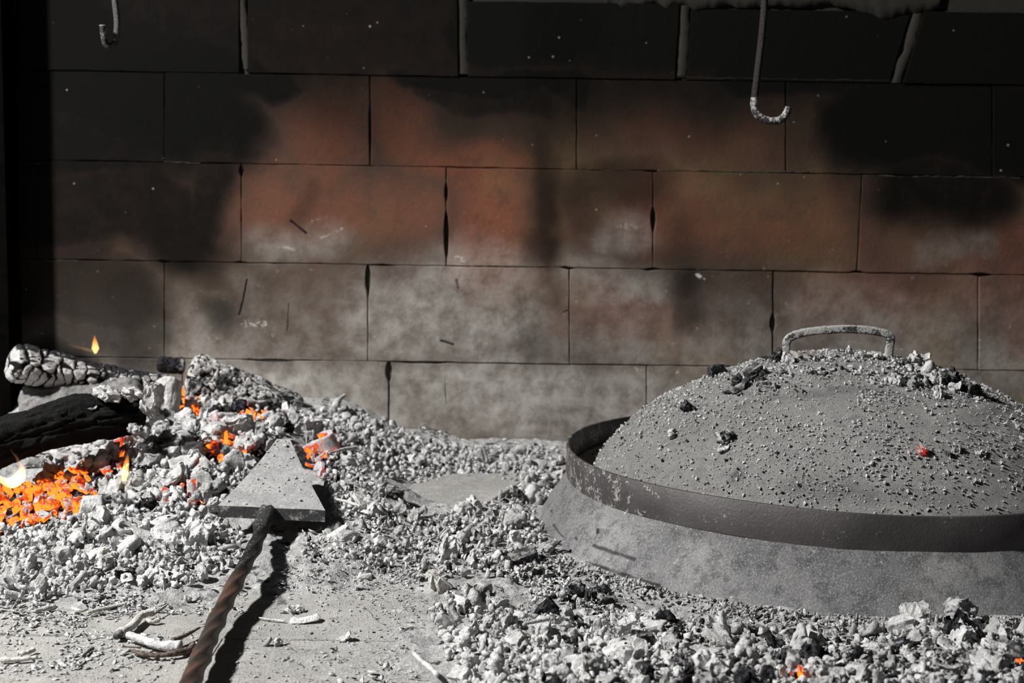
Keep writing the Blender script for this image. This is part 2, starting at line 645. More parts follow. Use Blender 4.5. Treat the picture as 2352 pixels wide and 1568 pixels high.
def lid_material():
    s = NT('lid_steel_under_ash')
    P = s.pos['Position']
    n1 = s.noise(14, 5, .6)
    n2 = s.noise(110, 5, .7)
    n3 = s.noise(750, 5, .75)
    base = s.mix(s.step(n1, .3, .7), (.40, .395, .382), (.49, .482, .472))
    base = s.mix(s.math('MULTIPLY', s.step(n2, .56, .40), .45), base, (.28, .28, .29))
    base = s.mix(s.math('MULTIPLY', s.step(n3, .52, .64), .5), base, (.75, .74, .72))
    base = s.mix(s.math('MULTIPLY', s.step(n3, .45, .34), .65), base, (.08, .08, .082))
    # rubbed darker marks in the ash
    ms = []
    for x0, y0, x1, y1, rc, re_, am in [(1700, 930, 1900, 905, 3, 22, .5), (1900, 895, 2060, 905, 3, 18, .5), (1830, 1120, 2000, 1135, 6, 40, .5),
                                        (1690, 1100, 1700, 1080, 5, 16, .75), (2050, 1130, 2200, 1150, 6, 36, .35), (1560, 1020, 1600, 990, 2, 7, .5),
                                        (1400, 1010, 1460, 960, 3, 20, .3), (1900, 975, 1980, 960, 3, 14, .4)]:
        a, b = lid_on_px(x0, y0), lid_on_px(x1, y1)
        if a is not None and b is not None:
            ms.append((a[0], b[0], max(rc * .00038, .001), re_ * .00038 + .002, am))
    Pw = s.vmath('ADD', P, s.vmath('SCALE', s.vmath('SUBTRACT', s.noisec(40, 3), (.5, .5, .5)), sc=.02))
    mk = s.math('MULTIPLY', seg_masks(s, Pw, ms), s.step(n2, .3, .6))
    base = s.mix(mk, base, (.10, .10, .105))
    h = s.math('ADD', s.math('MULTIPLY', n3, 1.0), s.math('MULTIPLY', n2, .6))
    return s.bsdf(base, .95, s.bump(h, .0045, 1.0), spec=.12)


def skirt_material():
    s = NT('skirt_steel_dusted')
    P = s.pos['Position']
    n1 = s.noise(11, 5, .6)
    n2 = s.noise(70, 6, .7)
    n3 = s.noise(620, 5, .75)
    z = s.sep(P)[2]
    base = s.mix(s.step(n1, .35, .68), (.20, .20, .208), (.34, .337, .333))
    base = s.mix(s.math('MULTIPLY', s.step(n2, .54, .40), .65), base, (.075, .075, .082))
    base = s.mix(s.math('MULTIPLY', s.step(s.noise(5, 3, .5), .46, .60), .5), base, (.07, .068, .072))
    base = s.mix(s.math('MULTIPLY', s.step(n3, .50, .62), .5), base, (.50, .49, .47))
    base = s.mix(s.step(s.noise(120, 5, .7), .66, .72), base, (.56, .55, .53))
    base = s.mix(s.math('MULTIPLY', s.step(n3, .44, .32), .5), base, (.07, .07, .073))
    ms = []
    for x0, y0, x1, y1, rc, re_, am in [(1353, 1294, 1515, 1347, 1.5, 5, .95), (1364, 1253, 1460, 1285, 1.2, 5, .85), (1266, 1172, 1325, 1240, 1, 4, .85),
                                        (1270, 1205, 1300, 1240, .8, 3.5, .8), (1373, 1217, 1374, 1221, 2.5, 5, .95), (1372, 1224, 1366, 1246, .3, 2.5, .5)]:
        pts = []
        nk = 4 if abs(x1 - x0) > 80 else 1
        for x, y in [(x0 + (x1 - x0) * q / nk, y0 + (y1 - y0) * q / nk) for q in range(nk + 1)]:
            d = ray(x, y)
            t = np.linspace(.8, 1.8, 4000)
            p = CAM + t[:, None] * d
            r = np.hypot(p[:, 0] - LIDC[0], p[:, 1] - LIDC[1])
            hit = (r < .301 - (.033 / .055) * np.clip(p[:, 2], 0, .055)) & (p[:, 2] < .056)
            pts.append(p[np.argmax(hit)] if hit.any() else None)
        if pts[0] is not None and pts[-1] is not None:
            for a_, b_ in zip(pts[:-1], pts[1:]):
                ms.append((a_, b_, rc * .00050, re_ * .00052, am))
    mk = seg_masks(s, s.vmath('ADD', P, s.vmath('SCALE', s.vmath('SUBTRACT', s.noisec(60, 3), (.5, .5, .5)), sc=.004)), ms)
    base = s.mix(mk, base, (.035, .033, .033))
    h = s.math('ADD', s.math('MULTIPLY', n3, .8), s.math('MULTIPLY', n2, .6))
    h = s.math('SUBTRACT', h, s.math('MULTIPLY', mk, .8))
    return s.bsdf(base, .85, s.bump(h, .003, .8), spec=.2)


def band_material():
    s = NT('dark_scaled_steel')
    P = s.pos['Position']
    n1 = s.noise(20, 4, .6)
    n2 = s.noise(420, 4, .7)
    x = s.sep(P)[0]
    # ash thrown on the end nearest the fire
    dusty = s.step(x, LIDC[0] - .12, LIDC[0] - .27)
    base = s.mix(s.step(n1, .3, .7), (.050, .046, .046), (.085, .078, .078))
    f = s.math('MULTIPLY', s.step(s.math('ADD', s.math('ADD', s.math('MULTIPLY', n2, .55), s.math('MULTIPLY', s.noise(70, 4, .6), .45)), s.math('MULTIPLY', dusty, .075)), .60, .66), .7)
    base = s.mix(f, base, (.40, .39, .375))
    return s.bsdf(base, s.mixf(f, .55, .9), s.bump(n2, .001, .5), metal=s.mixf(f, .35, 0), spec=.4)


def dusty_steel(name, dust, dark=(.03, .028, .028), metal=.3):
    s = NT(name)
    n1 = s.noise(90, 5, .65)
    n2 = s.noise(600, 4, .7)
    nz = s.sep(s.pos['Normal'])[2]
    f = s.step(s.math('ADD', s.math('ADD', s.math('MULTIPLY', n1, .6), s.math('MULTIPLY', n2, .4)), s.math('MULTIPLY', nz, .10)), .62 - dust, .70 - dust)
    base = s.mix(f, dark, s.mix(n2, (.30, .295, .285), (.58, .57, .55)))
    return s.bsdf(base, s.mixf(f, .5, .95), s.bump(s.math('ADD', n1, n2), .002, .9), metal=s.mixf(f, metal, 0), spec=.4)


def blade_material():
    s = NT('shovel_blade_ash')
    n1 = s.noise(40, 5, .6)
    n2 = s.noise(330, 5, .7)
    nz = s.sep(s.pos['Normal'])[2]
    base = s.mix(s.step(n1, .35, .65), (.27, .27, .272), (.36, .358, .355))
    base = s.mix(s.math('MULTIPLY', s.step(n2, .48, .36), .5), base, (.14, .14, .145))
    base = s.mix(s.math('MULTIPLY', s.step(n2, .55, .66), .5), base, (.55, .54, .53))
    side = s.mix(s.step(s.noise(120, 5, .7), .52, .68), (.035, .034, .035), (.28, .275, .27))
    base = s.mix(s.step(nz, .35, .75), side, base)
    return s.bsdf(base, .85, s.bump(n2, .002, .7), spec=.3)


def rod_material():
    s = NT('twisted_bar_steel')
    P = s.pos['Position']
    n1 = s.noise(35, 4, .6)
    n2 = s.noise(400, 5, .7)
    y = s.sep(P)[1]
    rust = s.step(y, -.625, -.65)
    base = s.mix(s.step(n1, .35, .65), (.014, .013, .014), (.030, .028, .028))
    base = s.mix(rust, base, s.mix(s.step(n1, .42, .62), (.050, .036, .031), (.10, .052, .036)))
    f = s.math('MULTIPLY', s.step(n2, .60, .68), s.mixf(rust, .7, .12))
    base = s.mix(f, base, (.45, .44, .42))
    return s.bsdf(base, .5, s.bump(n2, .001, .5), metal=s.mixf(f, .4, 0), spec=.5)


def log_material(name, ashy=.6, top=0.0, light=1.0, black=(.008, .008, .009)):
    """ash: bright blocks; 'crack' attribute 1 in the splits; 'heat' attribute"""
    s = NT(name)
    ck, ht = s.attr('crack'), s.attr('heat')
    n1 = s.noise(32, 5, .6)
    n2 = s.noise(190, 5, .7)
    a = s.mix(s.step(n2, .3, .65), tuple(.34 * light for _ in range(3)), (.60 * light, .585 * light, .565 * light))
    nz = s.sep(s.pos['Normal'])[2]
    f = s.step(s.math('SUBTRACT', s.math('ADD', s.math('MULTIPLY', n1, .7), s.math('MULTIPLY', n2, .3)), s.math('MULTIPLY', s.math('MAXIMUM', s.math('SUBTRACT', nz, .55), 0.0), top)), .70 - ashy * .4, .58 - ashy * .4)
    base = s.mix(f, a, s.mix(n2, black, tuple(5 * q for q in black)))
    base = s.mix(s.step(ck, .35, .75), base, (.010, .009, .009))
    e = s.math('SUBTRACT', s.math('ADD', ht, s.math('MULTIPLY', s.math('SUBTRACT', n1, .5), 1.4)), .35)
    e = s.math('MULTIPLY', e, s.step(ht, .03, .3), clamp=True)
    base = s.mix(s.step(e, 0, .4), base, (.05, .016, .01))
    col = s.mix(s.step(e, .3, .95), (1.0, .045, .006), (1.0, .20, .018))
    return s.bsdf(base, .93, s.bump(n2, .003, .9), spec=.12, emit=col, emit_k=s.math('MULTIPLY', s.math('POWER', e, 1.8), 4.0))


MAT = {}
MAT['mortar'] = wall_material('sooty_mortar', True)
MAT['ash'] = ash_material('ash_coated_coal', True)
MAT['ash_bulk'] = ash_material('ash_crumb', False)
MAT['cream'] = ash_material('cream_ash', True, 1.08, -.1, (1.0, .965, .90))
MAT['char'] = charcoal_material()
MAT['bark'] = bark_material()
MAT['tile'] = tile_material()
MAT['lid'] = lid_material()
MAT['skirt'] = skirt_material()
MAT['band'] = band_material()
MAT['handle'] = dusty_steel('handle_steel_ashy', .17)
MAT['hook_dusty'] = dusty_steel('hook_tip_dusty', .12)
MAT['hook_dark'] = dusty_steel('hook_bar_dark', -.12, (.022, .019, .018))
MAT['hook_grey'] = dusty_steel('hook_bar_grey', -.06, (.075, .066, .068))
MAT['blade'] = blade_material()
MAT['rod'] = rod_material()
MAT['socket'] = dusty_steel('socket_steel', .0, (.04, .04, .04))


def side_material():
    s = NT('sooty_side_wall')
    n = s.noise(30, 5, .6)
    return s.bsdf(s.mix(n, (.0010, .0010, .0010), (.004, .0036, .0034)), .95, s.bump(n, .004, .8), spec=0)


MAT['soot'] = side_material()

# ------------------------------------------------------------------ heap height field
HP = """0 1400 0;150 1375 0;300 1362 0;450 1352 .001;560 1335 0;700 1335 0;850 1352 0;0 1320 .012;150 1300 .018;300 1285 .02;430 1275 .02;540 1250 .014;
650 1210 .032;740 1206 .032;560 1212 .034;660 1265 .010;760 1265 .010;0 1215 .018;100 1195 .020;250 1185 .034;350 1200 .036;450 1185 .036;50 1110 .032;200 1085 .045;300 1100 .052;420 1080 .055;
530 1080 .054;100 1000 .050;300 1000 .070;450 985 .078;600 965 .080;600 1120 .042;680 1080 .045;750 1010 .058;760 975 .062;300 890 .07;450 900 .085;700 940 .072;770 960 .066;850 995 .050;
950 1020 .034;1050 1042 .024;1200 1048 .024;1290 1048 .024;830 1080 .044;920 1070 .026;1000 1130 .008;1100 1105 .010;1200 1100 .018;1250 1150 .024;
800 1150 .042;760 1182 .040;770 1105 .048;890 1165 .034;790 1215 .022;1000 1205 .016;1080 1180 .022;1180 1200 .022;1250 1230 .018;850 1265 .009;950 1285 .010;1050 1290 .016;1150 1300 .010;1260 1300 .012;
900 1352 .001;975 1375 .004;1020 1350 .012;1150 1375 .003;1250 1380 .005;1350 1400 .008;1000 1430 .008;1050 1490 .012;1150 1450 .018;1200 1520 .022;
1350 1480 .018;1500 1450 .008;1500 1530 .028;1700 1475 .005;1600 1435 .004;1800 1452 .003;1950 1452 .003;1700 1540 .028;1900 1480 .004;2050 1455 .006;2120 1420 .030;2220 1410 .028;2120 1520 .030;2260 1450 .022;2350 1450 .018;
2340 1540 .035;1000 1520 0;850 1560 0;600 1560 0;300 1560 0;0 1560 0;0 1460 0;200 1460 0;400 1460 0;600 1430 0;750 1400 0;900 1420 0;800 1480 0;1020 1566 .004;1250 1566 .022"""
_hp = np.array([[float(a) for a in q.split()] for q in HP.replace('\n', '').split(';')])
HPW = on_z(_hp[:, 0], _hp[:, 1], _hp[:, 2])[:, :2]
HPZ = _hp[:, 2]
_ua = np.linspace(0, 2 * PI, 24, endpoint=False)
_ux = on_y(1938, 1000, CAM[1] + 1.37)[0]
for _r in (.06, .12, .18, .235, .275):
    HPW = np.vstack([HPW, np.stack([_ux + _r * np.cos(_ua), -.37 + _r * np.sin(_ua)], 1)])
    HPZ = np.r_[HPZ, np.full(24, .002)]


def hz(x, y):
    x, y = np.asarray(x, float), np.asarray(y, float)
    d2 = (x[..., None] - HPW[:, 0]) ** 2 + ((y[..., None] - HPW[:, 1]) * .75) ** 2
    w = np.exp(-d2 / (2 * .030 ** 2)) + 1e-5 / (d2 + 1e-3) ** 1.5 * 1e-3
    return (w * HPZ).sum(-1) / w.sum(-1)


_GX, _GY = np.arange(-1.1, 1.1, .004), np.arange(-1.1, .05, .004)
_GZ = np.stack([hz(_GX, np.full(len(_GX), y_)) for y_ in _GY])


def hzq(x, y):
    u = np.clip((x - _GX[0]) / .004, 0, len(_GX) - 1.01)
    w = np.clip((y - _GY[0]) / .004, 0, len(_GY) - 1.01)
    i, j = u.astype(int), w.astype(int)
    u, w = u - i, w - j
    return (_GZ[j, i] * (1 - u) + _GZ[j, i + 1] * u) * (1 - w) + (_GZ[j + 1, i] * (1 - u) + _GZ[j + 1, i + 1] * u) * w


_tt = np.linspace(.72, 1.85, 900)


def hit_heap(px, py, lift=0.0):
    d = ray(px, py)
    p = CAM + _tt[:, None] * d
    h = hzq(p[:, 0], p[:, 1]) + lift
    b = p[:, 2] < h
    if not b.any():
        return None
    return p[np.argmax(b)]


# ================================================================== SETTING
# back wall: mortar bed and bricks
def box(x0, x1, y0, y1, z0, z1):
    v = [(x, y, z) for z in (z0, z1) for y in (y0, y1) for x in (x0, x1)]
    f = [(0, 2, 3, 1), (4, 5, 7, 6), (0, 1, 5, 4), (2, 6, 7, 3), (0, 4, 6, 2), (1, 3, 7, 5)]
    return v, f


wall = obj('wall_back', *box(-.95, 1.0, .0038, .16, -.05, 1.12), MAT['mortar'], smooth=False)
wall['kind'] = 'structure'
tag(wall, 'soot-blackened back wall of the fireplace laid in large fire bricks', None)

CHIPS = [(846, 640, 7, 34), (1026, 540, 6, 55), (1024, 440, 5, 22), (1500, 500, 6, 26), (894, 850, 9, 22), (1772, 742, 8, 22), (1306, 716, 9, 5), (555, 390, 7, 8),
         (875, 611, 34, 4), (960, 834, 75, 4), (620, 828, 45, 3), (1495, 618, 10, 5), (1568, 0, 1, 1), (1968, 622, 8, 6), (2255, 632, 22, 5), (1304, 618, 14, 6),
         (376, 603, 14, 5), (1026, 395, 10, 6), (1730, 618, 24, 4), (551, 600, 8, 5), (850, 300, 3, 60), (1502, 398, 7, 5), (1300, 790, 3, 30), (1020, 392, 26, 3)]


def L(c, x):   # course lines
    y0 = {0: -60, 1: 160, 2: 366, 3: 594, 4: 817, 5: 1042}[c]
    k = {0: .012, 1: .0155, 2: .0175, 3: .0160, 4: .0145, 5: .013}[c]
    return y0 + k * x


COURSES = [
    (0, 1, [-420, 65, 560, 1064, 1572, 2078, 2580], {560: 10, 1064: 11, 1572: 13, 2078: 15}),
    (1, 2, [-100, 378, 850, 1325, 1805, 2280, 2760], {}),
    (2, 3, [-380, 85, 555, 1025, 1500, 1974, 2445], {}),
    (3, 4, [-90, 378, 845, 1308, 1775, 2247, 2720], {}),
    (4, 5, [-350, 130, 420, 893, 1485, 1955, 2430], {}),
]
LEAN = {1064: (-2, 0), 1572: (3, -8), 2078: (30, -20), 1974: (6, -6)}
nb = 0
for ci, (ca, cb, js, wide) in enumerate(COURSES):
    for k in range(len(js) - 1):
        xa, xb = js[k], js[k + 1]
        ga, gb = wide.get(xa, .9), wide.get(xb, .9)
        la, lb = LEAN.get(xa, (0, 0)), LEAN.get(xb, (0, 0))
        gt = .9
        gtop = .9 if ci else 62 if xa > 1500 else 50 if xa > 900 else 44
        cor = [(xa + ga + la[0], L(ca, xa) + gtop), (xb - gb + lb[0], L(ca, xb) + gtop), (xb - gb + lb[1], L(cb, xb) - gt), (xa + ga + la[1], L(cb, xa) - gt)]
        per = []
        ns = (26, 14, 26, 14)
        for e in range(4):
            a, b = np.array(cor[e]), np.array(cor[(e + 1) % 4])
            for q in range(ns[e]):
                per.append(a + (b - a) * q / ns[e])
        per = np.array(per)
        cen = per.mean(0)
        jit = np.stack([fbm(np.c_[per * .03, np.full(len(per), ci * 9 + k)], 3, 5), fbm(np.c_[per * .03, np.full(len(per), ci * 9 + k)], 3, 9)], 1) * 1.7
        per = per + jit
        for cx, cy, rx, ry in CHIPS:
            for q in range(len(per)):
                d = ((per[q, 0] - cx) / rx) ** 2 + ((per[q, 1] - cy) / ry) ** 2
                if d < 1:
                    if rx > ry:
                        per[q, 1] += math.copysign(ry * math.sqrt(1 - d) * .8, cen[1] - per[q, 1])
                    else:
                        per[q, 0] += math.copysign(rx * math.sqrt(1 - d) * .8, cen[0] - per[q, 0])
        yo = random.uniform(-.0012, .0008) - (.001 if ci == 0 else 0)
        P = on_y(per[:, 0], per[:, 1], 0.0)
        C0 = P.mean(0)
        inner = C0 + (P - C0) * (1 - .0010 / np.maximum(np.linalg.norm(P - C0, axis=1, keepdims=True), .01))
        inner2 = C0 + (P - C0) * .93
        n = len(P)
        back, mid, fr, fr2 = P.copy(), P.copy(), inner.copy(), inner2.copy()
        back[:, 1] = .006
        mid[:, 1] = yo + .0006
        fr[:, 1] = yo
        fr2[:, 1] = yo
        fs = []
        for r_ in range(3):
            for q in range(n):
                fs.append((r_ * n + q, r_ * n + (q + 1) % n, (r_ + 1) * n + (q + 1) % n, (r_ + 1) * n + q))
        fs.append(tuple(3 * n + q for q in range(n)))
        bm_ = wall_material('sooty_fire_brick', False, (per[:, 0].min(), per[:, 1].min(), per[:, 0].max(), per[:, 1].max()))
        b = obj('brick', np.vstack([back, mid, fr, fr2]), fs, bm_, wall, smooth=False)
        v_ = random.uniform(.7, 1.25)
        b.color = (v_ * random.uniform(.95, 1.1), v_ * random.uniform(.85, 1.05), v_ * random.uniform(.8, 1.05), 1)
        nb += 1

# ash settled on the proud brick edges
for (x0, y0, x1, y1, r_) in [(378, 371, 462, 375, 1.5), (1510, 391, 1858, 396, 1.5), (1985, 404, 2345, 408, 1.6), (1976, 412, 1972, 560, .8), (1030, 168, 2050, 186, .9),
                             (1600, 617, 1780, 620, 1.1), (1330, 388, 1480, 392, .7), (60, 374, 95, 376, 1.2), (60, 597, 180, 600, .8), (860, 380, 1010, 386, .8),
                             (1070, 612, 1290, 614, .7), (1320, 613, 1400, 614, 1.2)]:
    k = int(max(abs(x1 - x0), abs(y1 - y0)) / 5) + 3
    t = np.linspace(0, 1, k)
    P = on_y(x0 + (x1 - x0) * t, y0 + (y1 - y0) * t, -.0002)
    P = P + np.c_[np.zeros(k), np.zeros(k), fbm(np.c_[t * k * .3, np.zeros(k), np.full(k, x0)], 3, 4) * .0012]
    rr = r_ * PXM * (.55 + .9 * np.clip(fbm(np.c_[t * k * .4, np.zeros(k), np.full(k, y0)], 3, 8) + .4, 0, 1.2))
    v, f = tube(P, rr, 6)
    o = obj('ash_line', v, f, MAT['mortar'], wall)
    o['kind'] = 'stuff'

# ragged mortar daub along the top of the wall
xs = np.linspace(1180, 2420, 160)
for nm, x0, x1, yb, amp in [('mortar_daub', 1380, 2170, 12, 16)]:
    n = 150
    xs = np.linspace(x0, x1, n)
    low = yb + amp * (fbm(np.c_[xs * .03, xs * 0, xs * 0], 4, 3) + .2) + 26 * np.exp(-((xs - 2060) / 75) ** 2)
    low = np.where((xs < x0 + 10) | (xs > x1 - 10), -20, low)
    rows = []
    for j, (f_, yy) in enumerate([(1.0, .002), (.96, -.0012), (.6, -.002), (0, -.002), (-2, -.002), (-3, .002)]):
        yp = np.where(f_ > 0, low * f_ + (1 - f_) * -30, -30 + f_ * 25)
        rows.append(on_y(xs, yp, yy) + np.c_[np.zeros(n), fbm(np.c_[xs * .06, yp * .06, xs * 0], 3, 6) * .0015, np.zeros(n)])
    obj('mortar_daub', np.vstack(rows), grid_faces(n, len(rows)), MAT['mortar'], wall)

# wide mortar joints of the top course
for pts_, wd_ in [([(1064, -40), (1062, 60), (1066, 168)], 12), ([(1574, -40), (1572, 80), (1566, 174)], 12), ([(2112, 20), (2092, 100), (2058, 190)], 12), ([(552, -40), (562, 60), (568, 158)], 9)]:
    c = spline(np.array(pts_, float), 40)
    rows = []
    for side, yy in ((-1.05, .0015), (-.95, .0001), (0, .0), (.95, .0001), (1.05, .0015)):
        off = side * wd_ * (1 + .5 * fbm(np.c_[c * .05, np.full(40, side * 3 + pts_[0][0])], 3, 2))
        rows.append(on_y(c[:, 0] + off, c[:, 1], yy))
    o = obj('mortar_joint', np.vstack(rows), grid_faces(40, 5), MAT['mortar'], wall)

# side walls, and an unseen smoke hood added to shade the upper wall
sx = on_y(44, 500, 0.0)[0]
sw = obj('wall_left', *box(sx - .14, sx, -.045, .16, -.05, 1.12), MAT['soot'], smooth=False)
sw['kind'] = 'structure'
tag(sw, 'black sooty side wall at the fire end of the fireplace', None)
rw = obj('wall_right', *box(.86, 1.0, -1.0, .16, -.05, 1.05), MAT['soot'], smooth=False)
rw['kind'] = 'structure'
hood = obj('added_hood', *box(-.95, 1.0, -.42, .16, 1.12, 1.18), MAT['soot'], smooth=False)
hood['kind'] = 'structure'
tag(hood, 'sooty smoke hood, unseen, added to shade the upper wall', None)

# floor: bed and tiles
fl = obj('floor', *box(-1.6, 1.6, -1.9, .16, -.06, -.004), MAT['soot'], smooth=False)
fl['kind'] = 'structure'
yj = on_z(600, 1466, 0.)[1]
xj = on_z(978, 1430, 0.)[0]
rows = [(yj - .50, yj - .25, xj + .06), (yj - .25, yj, xj - .147), (yj, yj + .25, xj), (yj + .25, yj + .5, xj - .11), (yj + .5, yj + .75, xj)]
for ri, (ya, yb, x0) in enumerate(rows):
    for k in range(-4, 5):
        xa, xb = x0 + k * .50, x0 + (k + 1) * .50
        if xb < -1.0 or xa > 1.0:
            continue
        g = .00035
        b_ = .0005
        zt = random.uniform(-.0006, .0002)
        yb2 = min(yb, -.001)
        xa_, xb_, ya_, yb_ = xa + g, xb - g, ya + g, yb2 - g
        v = [(xa_, ya_, -.004), (xb_, ya_, -.004), (xb_, yb_, -.004), (xa_, yb_, -.004), (xa_, ya_, zt - b_), (xb_, ya_, zt - b_), (xb_, yb_, zt - b_), (xa_, yb_, zt - b_),
             (xa_ + b_, ya_ + b_, zt), (xb_ - b_, ya_ + b_, zt), (xb_ - b_, yb_ - b_, zt), (xa_ + b_, yb_ - b_, zt)]
        f = [(0, 3, 2, 1)]
        for q in range(4):
            p_ = (q + 1) % 4
            f += [(q, p_, 4 + p_, 4 + q), (4 + q, 4 + p_, 8 + p_, 8 + q)]
        f.append((8, 9, 10, 11))
        obj('floor_tile', v, f, MAT['tile'], fl, smooth=False)


# ================================================================== PIECES OF COAL: prototypes
def facet(v, rs, n, lo, hi, box_like=False):
    v = v.copy()
    if box_like:
        pl = [np.array(q, float) for q in ((1, 0, 0), (-1, 0, 0), (0, 1, 0), (0, -1, 0), (0, 0, 1), (0, 0, -1))]
        pl = [(q + rs.normal(0, .10, 3), rs.uniform(.50, .62)) for q in pl]
        pl += [(rs.normal(0, 1, 3), rs.uniform(.72, .9)) for _ in range(n)]
    else:
        pl = [(rs.normal(0, 1, 3), rs.uniform(lo, hi)) for _ in range(n)]
    for q, d in pl:
        q = q / np.linalg.norm(q)
        s = v @ q - d
        v -= np.outer(np.where(s > 0, s, 0), q)
    return v


def proto(kind, seed, sub=3):
    rs = np.random.default_rng(seed)
    v, f = ICO[sub]
    v = v.copy()
    amp = 1.0 if sub > 2 else .6
    if kind == 'faceted':
        v = facet(v, rs, 13, .42, .80)
        v *= np.array([1.15, .8, .72])
        v += v * (fbm(v * 2.2 + seed, 4, seed) * .20 * amp)[:, None]
        v += v * (np.abs(fbm(v * 6 + seed, 3, seed + 4)) * -.20 * amp)[:, None]
    elif kind == 'popcorn':
        c = rs.normal(0, 1, (11, 3))
        c /= np.linalg.norm(c, axis=1, keepdims=True)
        d = ((v[:, None] - c[None]) ** 2).sum(-1)
        k = rs.uniform(.7, 1.15, 11)
        r = (k[None] * (1 - .55 * d)).max(1)
        v = v * np.clip(r, .35, 1.2)[:, None]
        v *= np.array([1.05, .85, .8])
        v += v * (fbm(v * 3.5 + seed, 4, seed) * .28 * amp)[:, None]
    elif kind == 'block':
        v = facet(v, rs, 3, .6, .8, True)
        v *= np.array([1.35, 1.0, .85])
        st = np.sign(np.sin(v[:, 1] * 17 + 2 * fbm(v * 1.5, 2, seed))) * .018 * amp
        v[:, 2] += st * np.sign(v[:, 2])
        v += v * (fbm(v * 2.0 + seed, 3, seed) * .16)[:, None]
        v[:, 0] += .10 * amp * vnoise(np.c_[v[:, 1] * 9, v[:, 2] * 9, v[:, 0] * .1], seed) * np.sign(v[:, 0])
    elif kind == 'flake':
        v = facet(v, rs, 9, .5, .85)
        v *= np.array([1.2, .8, .22])
        v[:, 2] += .22 * v[:, 0] ** 2 - .1 * v[:, 1] ** 2
        v += v * (fbm(v * 4 + seed, 3, seed) * .22 * amp)[:, None]
    elif kind == 'stick':
        n_, m_ = (14, 14) if sub > 2 else (8, 5)
        t = np.linspace(-1.25, 1.25, m_)
        pts = np.c_[t, .16 * np.sin(t * 1.7 + seed), .08 * np.cos(t * 2 + seed)]
        rr = .36 + .06 * fbm(np.c_[t * 2, t * 0, t * 0 + seed], 2, seed)
        rr[0] *= .55
        rr[-1] *= .6
        ph = rs.uniform(0, 6)
        v, fl_ = tube(pts, rr, n_, lambda th, i, s: 1 + .16 * np.sin(th * 5 + ph) * 1 + .15 * fbm(np.c_[np.cos(th) * 2.2, np.sin(th) * 2.2, th * 0 + s * .7 + seed], 3, seed), caps=True)
        f = []
        for q in fl_:
            for k in range(1, len(q) - 1):
                f.append((q[0], q[k], q[k + 1]))
        f = np.array(f)
        v = v + fbm(v * 4 + seed, 3, seed)[:, None] * .05
    elif kind == 'curl':
        n_, m_ = (12, 10) if sub > 2 else (6, 4)
        sp = rs.uniform(3.2, 5.0)
        U = np.linspace(0, sp, n_)
        X = np.linspace(-1, 1, m_)
        g = []
        for side in (0, 1):
            for x in X:
                for u in U:
                    r = .55 + .03 * u - (.16 if side else 0)
                    r *= 1 + .10 * math.sin(u * 7) * .5
                    g.append((x * (1 - .14 * math.sin(u * 2 + seed)), r * math.cos(u), r * math.sin(u)))
        v = np.array(g)
        v += fbm(v * 3 + seed, 3, seed)[:, None] * .09
        N = n_ * m_
        f = []
        for j in range(m_ - 1):
            for i in range(n_ - 1):
                a = j * n_ + i
                f += [(a, a + n_, a + 1), (a + 1, a + n_, a + n_ + 1)]
                f += [(N + a, N + a + 1, N + a + n_), (N + a + 1, N + a + n_ + 1, N + a + n_)]
        for j in range(m_ - 1):
            for i in (0, n_ - 1):
                a, b = j * n_ + i, (j + 1) * n_ + i
                w = [(a, N + a, b), (b, N + a, N + b)]
                f += w if i == 0 else [q[::-1] for q in w]
        for i in range(n_ - 1):
            for j in (0, m_ - 1):
                a, b = j * n_ + i, j * n_ + i + 1
                w = [(a, b, N + a), (b, N + b, N + a)]
                f += w if j == 0 else [q[::-1] for q in w]
        f = np.array(f)
    if kind in ('faceted', 'popcorn', 'block', 'flake'):
        wk = {'faceted': .30, 'popcorn': .36, 'block': .12, 'flake': .14}[kind] * (1.0 if sub > 1 else .7)
        wv = np.stack([fbm(v * 1.9 + 11.3 * k_ + seed, 3, seed + k_) for k_ in range(3)], -1)
        wf = np.stack([fbm(v * 5.0 + 5.3 * k_ + seed, 2, seed + 7 + k_) for k_ in range(3)], -1)
        v = v + wv * wk * 1.5 + wf * wk * (.55 if sub > 2 else .25)
    if sub >= 4 and kind in ('faceted', 'popcorn', 'block', 'flake'):
        v = v * (1 + .07 * fbm(v * 9 + seed, 4, seed + 3) - .09 * np.exp(-(fbm(v * 3.2 + seed, 3, seed + 9) / .05) ** 2))[:, None]
    return v, f


KINDS_ = ['faceted', 'popcorn', 'block', 'flake', 'stick', 'curl']
PRO = {k: [proto(k, 31 * i + 7 + 100 * j, 3) for i in range(n)] for j, (k, n) in enumerate([('faceted', 8), ('popcorn', 8), ('block', 6), ('flake', 4), ('stick', 5), ('curl', 4)])}
PRO2 = {k: [proto(k, 31 * i + 7 + 100 * j, 2) for i in range(4)] for j, k in enumerate(KINDS_)}
PRO1 = {k: [proto(k, 31 * i + 7 + 100 * j, 1) for i in range(3)] for j, k in enumerate(['faceted', 'popcorn', 'block', 'flake'])}
PRO_ME = {}


def pro_mesh(kind, i, mat, hi=False):
    key = (kind, i, mat, hi)
    if key not in PRO_ME:
        v, f = proto(kind, 31 * i + 7 + 100 * KINDS_.index(kind), 4 if hi else 3) if hi else PRO[kind][i]
        me = make_mesh('coal_' + kind, v, f, MAT[mat], smooth=kind not in ('block',))
        PRO_ME[key] = me
    return PRO_ME[key]


LAND = []      # (px, py, name) of the pieces set by hand, used to say where the loose lumps lie


